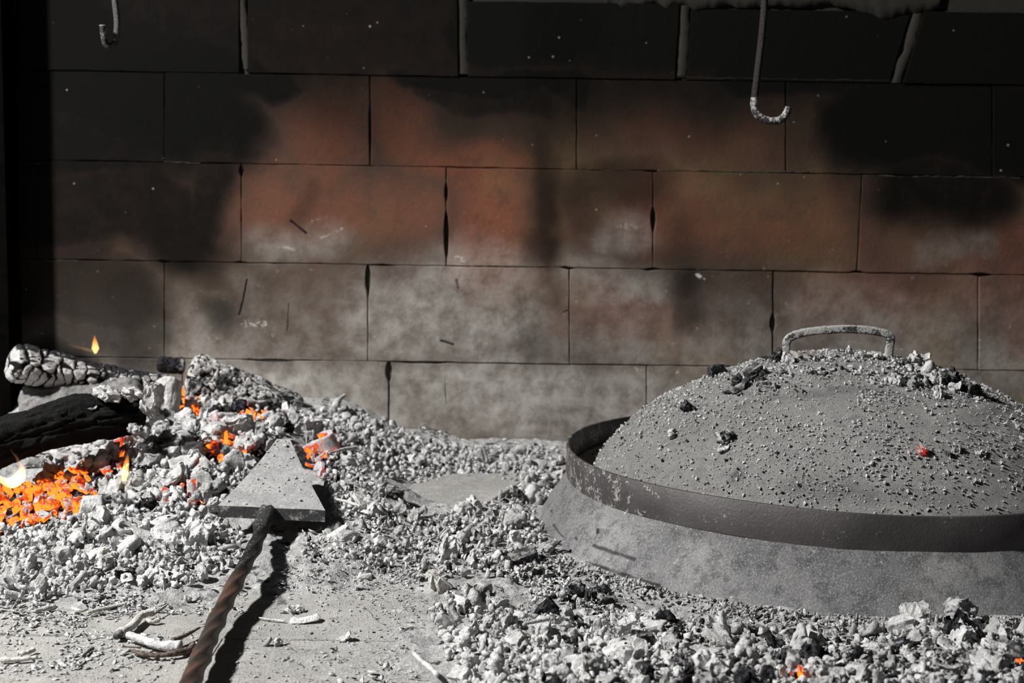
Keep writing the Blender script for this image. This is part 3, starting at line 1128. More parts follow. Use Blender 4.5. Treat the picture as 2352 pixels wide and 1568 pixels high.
def piece(name, kind, px, py, w, h, ang=0, label='', cat='coal', mat='ash', tone=.6, dark=.1, heat=0., var=0, lift=0., at=None, mark=None, hi=True, group=None, tilt=None, depth=None):
    """one piece placed on the heap so that its middle shows at a pixel; w, h in pixels"""
    if at is None:
        p = hit_heap(px, py, lift)
        if p is None:
            p = on_y(px, py, -.03)
    else:
        p = np.array(at, float)
    if at is None:
        while np.hypot(p[0] - LIDC[0], p[1] - LIDC[1]) < .318:
            p = p + (CAM - p) / np.linalg.norm(CAM - p) * .004
        p[2] = max(min(p[2], hzq(p[0], p[1]) + .022), .002)
    dist = (p - CAM) @ _F
    mpp = dist / FP
    a, c = w * mpp * .5 * .95, h * mpp * .5 * 1.15
    b = (depth * mpp * .5) if depth else (a + c) * .5
    me = pro_mesh(kind, var, mat, hi)
    o = link(name, me)
    co = np.array([q.co[:] for q in me.vertices]) if 'ext' not in me else None
    if co is not None:
        me['ext'] = [float(q) for q in np.abs(co).max(0)]
    ex = me['ext']
    o.scale = (a / ex[0], b / ex[1], c / ex[2])
    o.rotation_euler = Euler((tilt[0] if tilt else random.uniform(-.15, .15), math.radians(ang), tilt[1] if tilt else random.uniform(-.3, .3)), 'XYZ')
    o.location = tuple(p + np.array([0, b * .25, 0]))
    o.color = (heat, tone, dark, 1)
    tag(o, label, cat, group)
    if mark:
        LAND.append((px, py, mark))
    return o


def merge(name, items, mat, smooth=True):
    """items: list of (proto (v,f), 3x3 matrix, loc, tone, dark, heat)"""
    V, Fc, T, D, Ht = [], [], [], [], []
    off = 0
    for (v, f), R, loc, t, d, h in items:
        V.append(v @ R.T + loc)
        Fc.append(f + off)
        off += len(v)
        n = len(v)
        T.append(np.full(n, t))
        D.append(np.full(n, d))
        Ht.append(np.full(n, h))
    return obj(name, np.concatenate(V), np.concatenate(Fc), mat, smooth=smooth, attrs={'tone': np.concatenate(T), 'dark': np.concatenate(D), 'heat': np.concatenate(Ht)})


def rotm(rs=rng, flat=False):
    if flat:
        e = Euler((rs.normal(0, .25), rs.normal(0, .25), rs.uniform(0, 6.28)))
    else:
        e = Euler((rs.uniform(0, 6.28), rs.uniform(0, 6.28), rs.uniform(0, 6.28)))
    return np.array(e.to_matrix())


def in_poly(x, y, poly):
    c = False
    j = len(poly) - 1
    for i in range(len(poly)):
        xi, yi = poly[i]
        xj_, yj_ = poly[j]
        if (yi > y) != (yj_ > y) and x < (xj_ - xi) * (y - yi) / (yj_ - yi) + xi:
            c = not c
        j = i
    return c


# ------------------------------------------------------------------ ash bed (the heaps' body)
gx, gy = np.meshgrid(np.arange(-.78, .80, .0026), np.arange(-.98, -.001, .0026))
hh = hzq(gx, gy)
nn = fbm(np.stack([gx * 60, gy * 60, gx * 0], -1), 4, 3)
n4 = fbm(np.stack([gx * 14, gy * 14, gx * 0 + 3], -1), 3, 8)
n5 = fbm(np.stack([gx * 190, gy * 190, gx * 0], -1), 2, 13)
gz = np.where(hh > .0025, hh - .004 + nn * .0045 + n4 * .004 + n5 * .0022, -.0015 + hh * .2 + nn * .0004)
rl_ = np.hypot(gx - LIDC[0], gy - LIDC[1])
bank = (.008 + .007 * n4 + .004 * nn) * np.exp(-((rl_ - .302) / .017) ** 2)
gz = np.where(rl_ > .26, np.maximum(gz, bank - .001), gz)
gz = np.maximum(gz, -.003)
# spots of heat in the bed, where the fire burns (world positions)
HOT = [(60, 1150, .060, 1.0), (170, 1130, .05, .95), (210, 1090, .035, .7), (285, 1075, .025, .9), (545, 1030, .030, .85), (500, 1060, .02, .7), (440, 905, .035, 1.0), (600, 945, .04, .8),
       (725, 1045, .025, .9), (740, 1010, .02, .8), (370, 1140, .03, .6), (450, 1090, .03, .6), (190, 910, .03, .8), (1055, 1265, .012, .25), (430, 1120, .03, .7), (20, 1180, .05, .8)]
hot = np.zeros_like(gz)
HOTW = []
for px, py, r, k in HOT:
    p = hit_heap(px, py)
    if p is None:
        continue
    HOTW.append((p, r, k))
    hot = np.maximum(hot, k * np.exp(-((gx - p[0]) ** 2 + (gy - p[1]) ** 2) / (2 * (r * .6) ** 2)))


def heat_at(p):
    return max([k * math.exp(-((p[0] - q[0]) ** 2 + (p[1] - q[1]) ** 2) / (2 * (r * .6) ** 2)) for q, r, k in HOTW])


bedv = np.stack([gx, gy, gz], -1).reshape(-1, 3)
bed = obj('ash_bed', bedv, grid_faces(gx.shape[1], gx.shape[0]), MAT['ash_bulk'],
          attrs={'tone': np.full(gx.size, .15) + nn.ravel() * .25, 'dark': np.clip(.25 + hot.ravel(), 0, 1), 'heat': np.clip(hot.ravel() * 1.1, 0, 1)})
tag(bed, 'pale grey powdery ash banked over the hearth floor under the coals', 'ash', kind='stuff')

# ================================================================== THE IRON LID
lid = empty('baking_lid', (LIDC[0], LIDC[1], 0))
tag(lid, 'large domed iron baking lid covered with ash, banked in embers', 'baking lid')
# dome
rr = np.r_[np.linspace(.002, .236, 90), np.linspace(.238, .246, 4)]
prof = [(r, float(dome_z(r))) for r in rr] + [(.2455, .056), (.240, .050)]
pr = np.array(prof)
pr[1:88, 1] = np.convolve(pr[:, 1], np.ones(9) / 9, 'same')[1:88] * (pr[1:88, 0] > .01) * (pr[1:88, 0] < .225) + pr[1:88, 1] * ((pr[1:88, 0] <= .01) | (pr[1:88, 0] >= .225))
pr[:6, 1] = pr[6, 1] + .0002
v, f = lathe(pr, 320)
w_ = (fbm(v * 28, 4, 5) * .0014 + fbm(v * 130, 4, 2) * .0011)
ridge = .0022 * np.exp(-((np.hypot(v[:, 0], v[:, 1]) - .150 - .006 * np.sin(np.arctan2(v[:, 1], v[:, 0]) * 3)) / .008) ** 2) * np.clip(fbm(v * 9, 2, 3) + .3, 0, 1)
v[:, 2] += w_ + ridge
top = obj('dome', v, f, MAT['lid'], lid)
# skirt and inner ledge (one pressed sheet)
sk = [(.303, .0), (.301, .001), (.268, .0555), (.2665, .058), (.262, .0585), (.246, .0545), (.238, .053)]
skp = []
for a, b in zip(sk[:-1], sk[1:]):
    k = 14 if a == sk[1] else 2
    for q in range(k):
        skp.append((a[0] + (b[0] - a[0]) * q / k, a[1] + (b[1] - a[1]) * q / k))
skp.append(sk[-1])
v, f = lathe(skp, 320)
v += (v * np.array([1, 1, 0])) * (fbm(v * 22, 3, 9) * .004)[:, None]
obj('skirt', v, f, MAT['skirt'], lid)
# band: upright ring holding the embers on the lid
bp = [(.2700, .0525), (.2705, .060), (.2705, .0815), (.2700, .0822), (.2676, .0822), (.2672, .0815), (.2672, .0530), (.2700, .0525)]
v, f = lathe(bp, 320)
ang = np.arctan2(v[:, 1], v[:, 0])
v[:, 2] += .0010 * np.sin(ang * 2 + .8) + .0006 * np.sin(ang * 5)
band = obj('rim_band', v, f, MAT['band'], lid)
band['label'] = 'dark upright steel band'

# handle: flat bar bent to a bow, feet on the dome
hy = -.0


def lid_local(px, py, yoff=0.):
    p = on_y(px, py, LIDC[1] + yoff)
    return p - LIDC


hp = [lid_local(1808, 832), lid_local(1806, 800), lid_local(1812, 777), lid_local(1850, 763), lid_local(1920, 756), lid_local(1985, 757), lid_local(2030, 765), lid_local(2045, 775), lid_local(2043, 800), lid_local(2038, 835)]
sp = spline(hp, 70)


def flatbar(th, i, s):
    return 1.0 / np.maximum(np.abs(np.cos(th)) / 1.5, np.abs(np.sin(th)) / .8) * (1 + .13 * fbm(np.c_[np.cos(th), np.sin(th), th * 0 + s * 420], 3, 3))


v, f = tube(sp, .0026, 16, flatbar)
hd = obj('handle', v, f, MAT['handle'], lid)
hd['label'] = 'ash-crusted bow handle'

# grains and chips lying on the lid
items = []
rs = np.random.default_rng(5)
octv = np.array([(1, 0, 0), (-1, 0, 0), (0, 1, 0), (0, -1, 0), (0, 0, 1), (0, 0, -1)], float)
octf = np.array([(0, 2, 4), (2, 1, 4), (1, 3, 4), (3, 0, 4), (2, 0, 5), (1, 2, 5), (3, 1, 5), (0, 3, 5)])
for _ in range(17000):
    r = .244 * math.sqrt(rs.uniform(0, 1))
    a = rs.uniform(0, 2 * PI)
    x, y = r * math.cos(a), r * math.sin(a)
    if y > .12:
        continue
    dens = .55 + .45 * math.sin(a * 0 + 0) + .6 * vnoise(np.array([x * 25, y * 25, 1.0]), 5)
    if rs.uniform() > dens + .2:
        continue
    s_ = abs(rs.normal(.0, .0006)) + .00035
    R = rotm(rs) * (s_ * np.array([rs.uniform(.6, 1.6), 1, rs.uniform(.5, 1)]))
    t = rs.uniform(.1, 1.0)
    items.append(((octv, octf), R, np.array([x, y, float(dome_z(r)) + s_ * .5 + .0006]), t, 1.0 if rs.uniform() < .12 else 0., 0.))
g = merge('ash_grains', items, MAT['ash_bulk'], smooth=False)
g.parent = lid
g['kind'] = 'stuff'


# ================================================================== LUMPS ON THE LID
def on_dome(px, py, up=0.):
    a = lid_on_px(px, py)
    if a is None:
        return None
    return a[0] + np.array([0, 0, up])


def lid_piece(name, kind, px, py, w, h, label, **k):
    w, h = w * 1.22, h * 1.22
    p = on_dome(px, py + h * .35, .0)
    if p is None:
        p = on_y(px, py, LIDC[1])
    else:
        p = p + np.array([0, 0, h * .35 * 1.3 / FP])
    return piece(name, kind, px, py, w, h, label=label, at=p, **k)


lid_piece('charcoal_chunk', 'block', 1647, 851, 42, 26, 'black squarish charcoal chunk on the lid shoulder nearest the band', cat='charcoal', mat='char', var=1, ang=-12, tilt=(0, .2))
lid_piece('charcoal_chunk', 'faceted', 1788, 815, 30, 38, 'tall black charcoal piece against the foot of the lid handle', cat='charcoal', mat='char', var=2, ang=30)
lid_piece('ash_coal', 'popcorn', 1810, 824, 30, 26, 'round whitish ash lump at the foot of the lid handle', tone=1.0, dark=0, var=1)
lid_piece('charcoal_chunk', 'flake', 1765, 822, 46, 10, 'flat dark charcoal sliver lying behind the handle foot on the lid', cat='charcoal', mat='char', var=1)
lid_piece('charcoal_chunk', 'faceted', 1692, 875, 32, 30, 'jagged black charcoal at the front of the cluster on the lid', cat='charcoal', mat='char', var=3, ang=-35)
lid_piece('charcoal_chunk', 'flake', 1690, 893, 60, 14, 'thin black charcoal flake lowest in the cluster on the lid', cat='charcoal', mat='char', var=2, ang=-25)
lid_piece('charcoal_chunk', 'block', 1735, 858, 44, 26, 'broad black charcoal lump in the middle of the cluster on the lid', cat='charcoal', mat='char', var=3, ang=-20)
lid_piece('charcoal_chunk', 'faceted', 1750, 870, 26, 16, 'small dark charcoal bit beside the broad lump on the lid', cat='charcoal', mat='char', var=4)
lid_piece('charcoal_chunk', 'faceted', 1720, 872, 20, 16, 'smallest black charcoal crumb in the cluster on the lid', cat='charcoal', mat='char', var=5)
lid_piece('charcoal_chunk', 'block', 1762, 888, 46, 20, 'grey-dusted charcoal slab just below the black cluster on the lid', cat='charcoal', mat='ash', tone=.05, dark=.35, var=2, ang=8)
lid_piece('charcoal_chunk', 'faceted', 1700, 905, 16, 14, 'black charcoal crumb alone below the cluster on the lid', cat='charcoal', mat='char', var=6)
lid_piece('charcoal_chunk', 'faceted', 1872, 855, 26, 14, 'glossy black charcoal bit under the lid handle', cat='charcoal', mat='char', var=2)
lid_piece('ash_coal', 'faceted', 1790, 852, 26, 20, 'grey ash lump between the charcoal cluster and the handle foot', tone=.2, dark=.1, var=3)
lid_piece('charcoal_chunk', 'faceted', 1573, 937, 36, 26, 'single dark charcoal lump alone on the lid flank below the shoulder', cat='charcoal', mat='char', var=0, ang=-15)
lid_piece('ash_coal', 'popcorn', 1543, 998, 32, 22, 'small ash lump on the lid with an orange glowing lower edge', tone=.5, dark=0, heat=.30, var=2)
lid_piece('charcoal_chunk', 'faceted', 1665, 1000, 44, 34, 'black-and-ash charcoal chunk casting a shadow on the lid front', cat='charcoal', mat='ash', tone=.7, dark=.42, var=1, ang=-10)
lid_piece('ash_coal', 'flake', 1657, 1032, 34, 18, 'pale flat ash flake just below the charcoal on the lid front', tone=.7, dark=0, var=0)
lid_piece('ember', 'popcorn', 2117, 1036, 22, 26, 'ash lump on the far flank of the lid with a glowing red tip', cat='ember', tone=.4, dark=0, heat=.42, var=4)
lid_piece('ash_coal', 'popcorn', 2198, 1030, 22, 18, 'small pinkish ash lump nearest the red-tipped ember on the lid', tone=.5, dark=.1, heat=.18, var=3)
lid_piece('charcoal_chunk', 'faceted', 2180, 1045, 18, 14, 'dark crumb between the two pinkish lumps on the lid', cat='charcoal', mat='char', var=7)
lid_piece('ash_coal', 'flake', 2246, 1042, 22, 12, 'tiny whitish flake on the lid beyond the pinkish lumps', tone=.8, dark=0, var=3)
for q, (x, y, w, h, kd, lb, tn, dk, ml) in enumerate([
        (2098, 828, 44, 34, 'faceted', 'large pale faceted ash lump topping the pile behind the handle on the lid', .9, 0, 'ash'),
        (2122, 822, 34, 18, 'flake', 'flat pale flake bridging the top lumps of the pile on the lid', .8, 0, 'ash'),
        (2100, 878, 26, 26, 'popcorn', 'smooth round grey ball in the lower pile on the lid', .5, 0, 'ash'),
        (2152, 868, 26, 28, 'popcorn', 'ribbed whitish pointed lump in the pile on the lid', .9, 0, 'ash'),
        (2185, 872, 44, 44, 'faceted', 'dark reddish-brown rock behind the pile on the lid', .0, .55, 'ash'),
        (2128, 848, 40, 24, 'stick', 'pale stick-shaped ash lump slanting in the pile on the lid', .8, 0, 'ash'),
        (2236, 898, 36, 26, 'block', 'blue-black charcoal lump with pale top at the far edge of the lid', .1, .4, 'char'),
        (2156, 902, 20, 24, 'popcorn', 'knobbly ash lump lowest in the pile on the lid', .7, 0, 'ash'),
        (2078, 835, 26, 18, 'faceted', 'blue-grey charcoal piece beside the handle foot farther from the fire', .1, .45, 'char'),
        (2192, 888, 34, 20, 'flake', 'pale broken flake in front of the reddish rock on the lid', .6, .1, 'ash'),
        (2126, 886, 22, 14, 'faceted', 'dull grey lump next to the smooth ball on the lid', .2, .1, 'ash'),
        (2060, 872, 34, 22, 'popcorn', 'crumbly ash lump at the start of the pile on the lid', .6, .1, 'ash'),
        (1948, 808, 22, 22, 'faceted', 'pale pebble-like lump in the middle under the handle arch', .8, 0, 'ash'),
        (1908, 812, 26, 18, 'popcorn', 'rounded ash lump in the row under the handle arch', .5, 0, 'ash'),
        (1885, 818, 22, 16, 'faceted', 'ash lump next to the shaded dust under the handle arch', .4, .1, 'ash'),
        (1975, 812, 30, 16, 'faceted', 'low broad ash lump under the handle arch', .6, 0, 'ash'),
        (2012, 818, 34, 18, 'popcorn', 'ash lump by the handle foot under the arch', .7, 0, 'ash'),
        (1850, 815, 60, 24, 'faceted', 'dim ochre clump coloured as the shadow of the handle foot', .1, .12, 'cream')]):  # last clump is put where the handle foot's shadow falls
    lid_piece('ash_coal' if ml != 'char' else 'charcoal_chunk', kd, x, y, w, h, lb, mat=ml, tone=tn, dark=dk, var=q % 4, cat='coal' if ml != 'char' else 'charcoal',
              ang=-35 if kd == 'stick' else 0)

# crumbs, chips and slivers of ash on the lid top and slopes
items = []
LIDZ = [([(1640, 850), (1800, 800), (2060, 810), (2250, 870), (2300, 930), (2150, 900), (2000, 870), (1850, 870), (1700, 900)], 620, 4, 17, .16),
        ([(1330, 1050), (1420, 960), (1560, 880), (1660, 860), (1600, 930), (1500, 1010), (1400, 1060)], 300, 3, 11, .15),
        ([(1500, 1030), (1700, 950), (2352, 960), (2352, 1120), (1900, 1165), (1550, 1110)], 900, 2, 9, .20),
        ([(2040, 840), (2120, 810), (2230, 880), (2190, 910), (2090, 890)], 90, 10, 24, .2)]
for poly, n, s0, s1, pd in LIDZ:
    xs = [q[0] for q in poly]
    ys = [q[1] for q in poly]
    k = 0
    while k < n:
        x, y = rs.uniform(min(xs), max(xs)), rs.uniform(min(ys), max(ys))
        if not in_poly(x, y, poly):
            continue
        k += 1
        a = lid_on_px(x, y)
        if a is None:
            continue
        p, r = a
        sz = (s0 + (s1 - s0) * rs.uniform() ** 2.5) * .5 * 1.3 / FP
        kd = rs.choice(['faceted', 'popcorn', 'block', 'flake'], p=[.35, .25, .1, .3])
        pr_ = (PRO2 if sz * FP > 7 else PRO1)[kd][rs.integers(0, 3)]
        R = rotm(rs, kd == 'flake') * (sz * np.array([rs.uniform(.8, 1.5), 1, rs.uniform(.7, 1)]))
        items.append((pr_, R, p - LIDC + np.array([0, 0, sz * .45]), rs.uniform(.1, 1), .9 if rs.uniform() < pd else rs.uniform(0, .1), 0.))
g = merge('ash_chips', items, MAT['ash_bulk'])
g.parent = lid
g['kind'] = 'stuff'

# ================================================================== SHOVEL
sh = empty('ember_shovel', on_z(612, 1180, .045))
tag(sh, 'iron fire shovel with triangular ash-dusted blade and twisted bar handle', 'fire shovel')
SH0 = np.array(sh.location)
A1, A2 = on_z(500, 1160, .047), on_z(747, 1171, .046)       # front edge
B1, B2 = on_z(636, 1008, .088), on_z(666, 1008, .088)       # far end
th = np.array([0, -.001, -.0105])
n = 14
topv = []
for j in range(n):
    t = j / (n - 1)
    for i in range(n):
        s_ = i / (n - 1)
        p = (A1 * (1 - s_) + A2 * s_) * (1 - t) + (B1 * (1 - s_) + B2 * s_) * t
        p = p + np.array([0, 0, -.003 * math.sin(PI * t)])
        topv.append(p - SH0)
topv = np.array(topv)
botv = topv + th * np.linspace(1, .45, n).repeat(n)[:, None]
topv[:, 2] += fbm(topv * 60, 3, 2) * .0006
gf = [tuple(q) for q in grid_faces(n, n)]
N = n * n
fs = gf + [tuple(a + N for a in q[::-1]) for q in gf]
ring = [i for i in range(n)] + [j * n + n - 1 for j in range(1, n)] + [(n - 1) * n + i for i in range(n - 2, -1, -1)] + [j * n for j in range(n - 2, 0, -1)]
for q in range(len(ring)):
    a, b = ring[q], ring[(q + 1) % len(ring)]
    fs.append((b, a, a + N, b + N))
obj('blade', np.vstack([topv, botv]), fs, MAT['blade'], sh, smooth=False)
# socket: short stub from the blade's front edge down to the bar
p0, p1, p2 = on_z(612, 1172, .045), on_z(608, 1190, .040), on_z(598, 1215, .034)
v, f = tube(spline([p0 + [0, .004, -.002], p0 + [0, -.002, -.003], p1, p2], 14) - SH0, .0078, 12, lambda t_, i, s: 1.0 / np.maximum(np.abs(np.cos(t_)), np.abs(np.sin(t_))) * .86)
obj('socket', v, f, MAT['socket'], sh)
# twisted square bar
rp = [on_z(606, 1200, .036), on_z(588, 1250, .031), on_z(551, 1320, .022), on_z(505, 1410, .0150), on_z(466, 1500, .0135), on_z(434, 1578, .0135), on_z(395, 1680, .020)]
sp = spline(rp, 240)


def twist(t_, i, s):
    a = t_ - s * 42
    return (1.0 + .05 * np.cos(2 * a) + .12 * np.cos(4 * a) + .02 * np.cos(8 * a))


v, f = tube(sp - SH0, np.linspace(.0054, .0068, 240), 22, twist)
obj('shaft', v, f, MAT['rod'], sh)
LAND.append((640, 1100, 'shovel blade'))

# ================================================================== HOOKS
HY = -.30


def hook_pts(l, y=HY):
    return np.array([on_y(a, b, y) for a, b in l])


h1 = empty('hanging_hook', hook_pts([(262, -20)])[0])
tag(h1, 'thin smooth iron hook with pale ashy tip hanging above the burning logs', 'hook')
O = np.array(h1.location)
pts = hook_pts([(250, -900), (255, -400), (259, -60), (264, 0), (269, 50), (267, 90)])
v, f = tube(spline(pts, 60) - O, .0033, 12)
obj('rod', v, f, MAT['hook_grey'], h1)
pts = hook_pts([(267, 88), (262, 102), (252, 108), (245, 98), (243, 80), (242, 60)])
pts[:, 1] -= np.linspace(0, .010, len(pts))
v, f = tube(spline(pts, 40) - O, .0032, 12, lambda t_, i, s: 1 + .12 * fbm(np.c_[np.cos(t_) * 2, np.sin(t_) * 2, t_ * 0 + s * 500], 3, 2))
obj('hook_tip', v, f, MAT['hook_dusty'], h1)['label'] = 'pale ash-crusted bent tip'
h2 = empty('hanging_hook', hook_pts([(1755, -20)])[0])
tag(h2, 'dark ribbed reinforcing-bar hook with wide open bend hanging above the lid', 'hook')
O = np.array(h2.location)
pts = hook_pts([(1790, -900), (1772, -400), (1758, -40), (1752, 60), (1742, 150), (1733, 225)])
rib = lambda t_, i, s: 1 + .09 * np.clip(np.cos(s * 2 * PI / .0042 + t_), .2, 1) - .05
v, f = tube(spline(pts, 500) - O, .0036, 14, rib)
obj('rod', v, f, MAT['hook_dark'], h2)
pts = hook_pts([(1733, 224), (1733, 250), (1745, 268), (1768, 278), (1790, 276), (1804, 264), (1812, 247)])
v, f = tube(spline(pts, 120) - O, .0038, 14, lambda t_, i, s: 1 + .03 * np.cos(s * 2 * PI / .0042 + t_) + .10 * fbm(np.c_[np.cos(t_) * 2, np.sin(t_) * 2, t_ * 0 + s * 500], 3, 2))
obj('hook_bend', v, f, MAT['hook_dusty'], h2)['label'] = 'ash-dusted open bend'


# ================================================================== LOGS
def log(name, P0, P1, r0, r1, mat, label, cat='log', seed=0, cell=.013, lcell=.02, depth=.12, bend=0., heat_fn=None, blocky=True, mark=None, flat=1.0):
    n, m_ = 90, 150
    P0, P1 = np.array(P0, float), np.array(P1, float)
    ax = P1 - P0
    Ln = np.linalg.norm(ax)
    ax /= Ln
    up = np.array([0, 0, 1.])
    a = np.cross(up, ax)
    a /= np.linalg.norm(a)
    b = np.cross(ax, a)
    t = np.linspace(0, 1, m_)
    th = np.linspace(0, 2 * PI, n, endpoint=False)
    T, TH = np.meshgrid(t, th, indexing='ij')
    R = r0 + (r1 - r0) * T
    q = np.stack([T * Ln / .05 + seed, np.cos(TH) * 1.1, np.sin(TH) * 1.1], -1)
    R = R * (1 + .30 * fbm(q, 3, seed) + .12 * fbm(q * 3, 3, seed + 1))
    # char cells: Voronoi splits, short along the log and wide round it
    rl = np.random.default_rng(seed)
    S = np.stack([T * Ln / cell, np.cos(TH) * r0 / lcell, np.sin(TH) * r0 / lcell], -1) + .35 * np.stack([fbm(q * 2.2, 3, seed + k_) for k_ in (2, 5, 7)], -1)
    nc = int(Ln / cell * max(2 * PI * r0 / lcell, 1.5) * 1.0) + 6
    tc = rl.uniform(0, 2 * PI, nc)
    Cc = np.stack([rl.uniform(0, Ln / cell, nc), np.cos(tc) * r0 / lcell, np.sin(tc) * r0 / lcell], -1)
    D = np.sqrt(((S.reshape(-1, 1, 3) - Cc[None]) ** 2).sum(-1))
    D.partition(1, axis=1)
    gap = (D[:, 1] - D[:, 0]).reshape(T.shape)
    ck = np.exp(-(gap / .13) ** 2)
    if not blocky:
        ck = ck * np.clip(fbm(q * 2, 3, seed + 8) * 2.2, 0, 1)
    R = R * (1 - depth * ck)
    R = R * (1 + .04 * fbm(q * 9, 3, seed + 11))
    cap = np.clip((np.minimum(T, 1 - T) + .02 * fbm(q * 3, 3, seed + 14)) * Ln / (.5 * r0), 0, 1)
    R = R * np.sqrt(1 - (1 - cap) ** 2 * .8)
    C = P0 + T[..., None] * ax * Ln + bend * np.sin(PI * T)[..., None] * up
    V = C + (R * np.cos(TH))[..., None] * a + (R * np.sin(TH) * flat)[..., None] * b
    V = V.reshape(-1, 3)
    f = [tuple(z) for z in grid_faces(n, m_, True)]
    ca, cb = V[:n].mean(0) + ax * .002, V[-n:].mean(0) - ax * .002
    V = np.vstack([V, ca, cb])
    f += [((i + 1) % n, i, n * m_) for i in range(n)] + [((m_ - 1) * n + i, (m_ - 1) * n + (i + 1) % n, n * m_ + 1) for i in range(n)]
    ht = heat_fn(T, np.sin(TH), V[:-2].reshape(m_, n, 3)) if heat_fn else np.zeros_like(T)
    ht = np.clip(np.r_[np.broadcast_to(ht, T.shape).ravel(), 0, 0], 0, 1)
    ckf = np.r_[ck.ravel(), 1, 1]
    V0 = (P0 + P1) / 2
    o = obj(name, V - V0, f, mat, loc=V0, attrs={'crack': ckf, 'heat': ht})
    tag(o, label, cat)
    if mark:
        p = to_px(V0)
        LAND.append((p[0], p[1], mark))
    return o


log('burning_log', on_y(18, 835, -.22), on_y(395, 893, -.13), .0215, .0150, log_material('log_white_ash', .62, .9), 'whitish ash-covered log with black cross cracks, lying on top of the fire',
    seed=3, cell=.012, lcell=.036, heat_fn=lambda T, s, V: np.clip(-s - .55, 0, 1) * .9 * (T < .6), mark='cracked white log')
log('burning_log', on_y(432, 862, -.085), on_y(695, 932, -.075), .0310, .0130, log_material('log_grey_crazed', .50, .12), 'thick grey crazed log end with black top, above the brightest orange cleft',
    seed=8, cell=.0085, lcell=.0085, depth=.09, heat_fn=lambda T, s, V: np.clip(-s - .45, 0, 1) * 1.4, mark='thick crazed log')
log('burning_log', on_y(-60, 1035, -.40), on_y(330, 948, -.33), .0260, .0225, log_material('log_black', -.2, light=.5, black=(.003, .003, .003)), 'black unburnt log lying low across the end of the fire',
    seed=12, cell=.05, lcell=.008, depth=.16, bend=.006, mark='black log')
log('burning_log', on_y(48, 950, -.20), on_y(330, 905, -.17), .0300, .0230, log_material('log_pink_ash', .75, light=.42), 'pinkish-grey glowing log lying between the cracked white log and the black log',  # low light factor puts the white log's shade into the colour
    seed=15, cell=.05, lcell=.05, depth=.03, blocky=False, heat_fn=lambda T, s, V: .18 + .75 * np.exp(-((T - .62) / .16) ** 2) * np.clip(s + .6, 0, 1), mark='glowing pink log')
log('charred_stick', on_y(215, 915, -.235), on_y(350, 925, -.24), .0130, .0120, log_material('log_mottled', .45), 'short mottled black-and-ash stick resting on the black log',
    seed=19, cell=.02, lcell=.012, depth=.12, mark='mottled stick')
log('standing_stub', on_y(378, 985, -.215), on_y(390, 868, -.19), .0125, .0135, log_material('stub_ash', .85), 'upright pale ash stub standing where the two cracked logs meet',
    seed=21, cell=.05, lcell=.02, depth=.10, blocky=False, heat_fn=lambda T, s, V: np.clip((V[..., 0] - V[..., 0].mean()) / .014 - .3, 0, 1) * .8, mark='upright stub')
log('charred_stick', on_y(360, 838, -.06), on_y(425, 842, -.05), .0100, .0110, log_material('stick_black', .1), 'blackened stick end poking out behind the two cracked logs', seed=25, cell=.012, lcell=.02)
# hearth slab half buried
p = [on_z(925, 1140, .017), on_z(1180, 1155, .017), on_z(1215, 1095, .017), on_z(985, 1100, .017)]
p = [on_z(915, 1158, .016), on_z(1110, 1160, .016), on_z(1230, 1085, .016), on_z(960, 1088, .016)]
v = [q + np.array([0, 0, 0]) for q in p] + [q + np.array([0, 0, -.014]) for q in p]
o = obj('hearth_slab', np.array(v) - p[0], [(0, 1, 2, 3), (7, 6, 5, 4), (0, 4, 5, 1), (1, 5, 6, 2), (2, 6, 7, 3), (3, 7, 4, 0)], MAT['tile'], smooth=False, loc=p[0])
mod = o.modifiers.new('bevel', 'BEVEL')
mod.width = .0012
mod.segments = 2
tag(o, 'bare flat grey stone slab half buried in the ash behind the coals', 'slab')
LAND.append((1050, 1130, 'flat slab'))

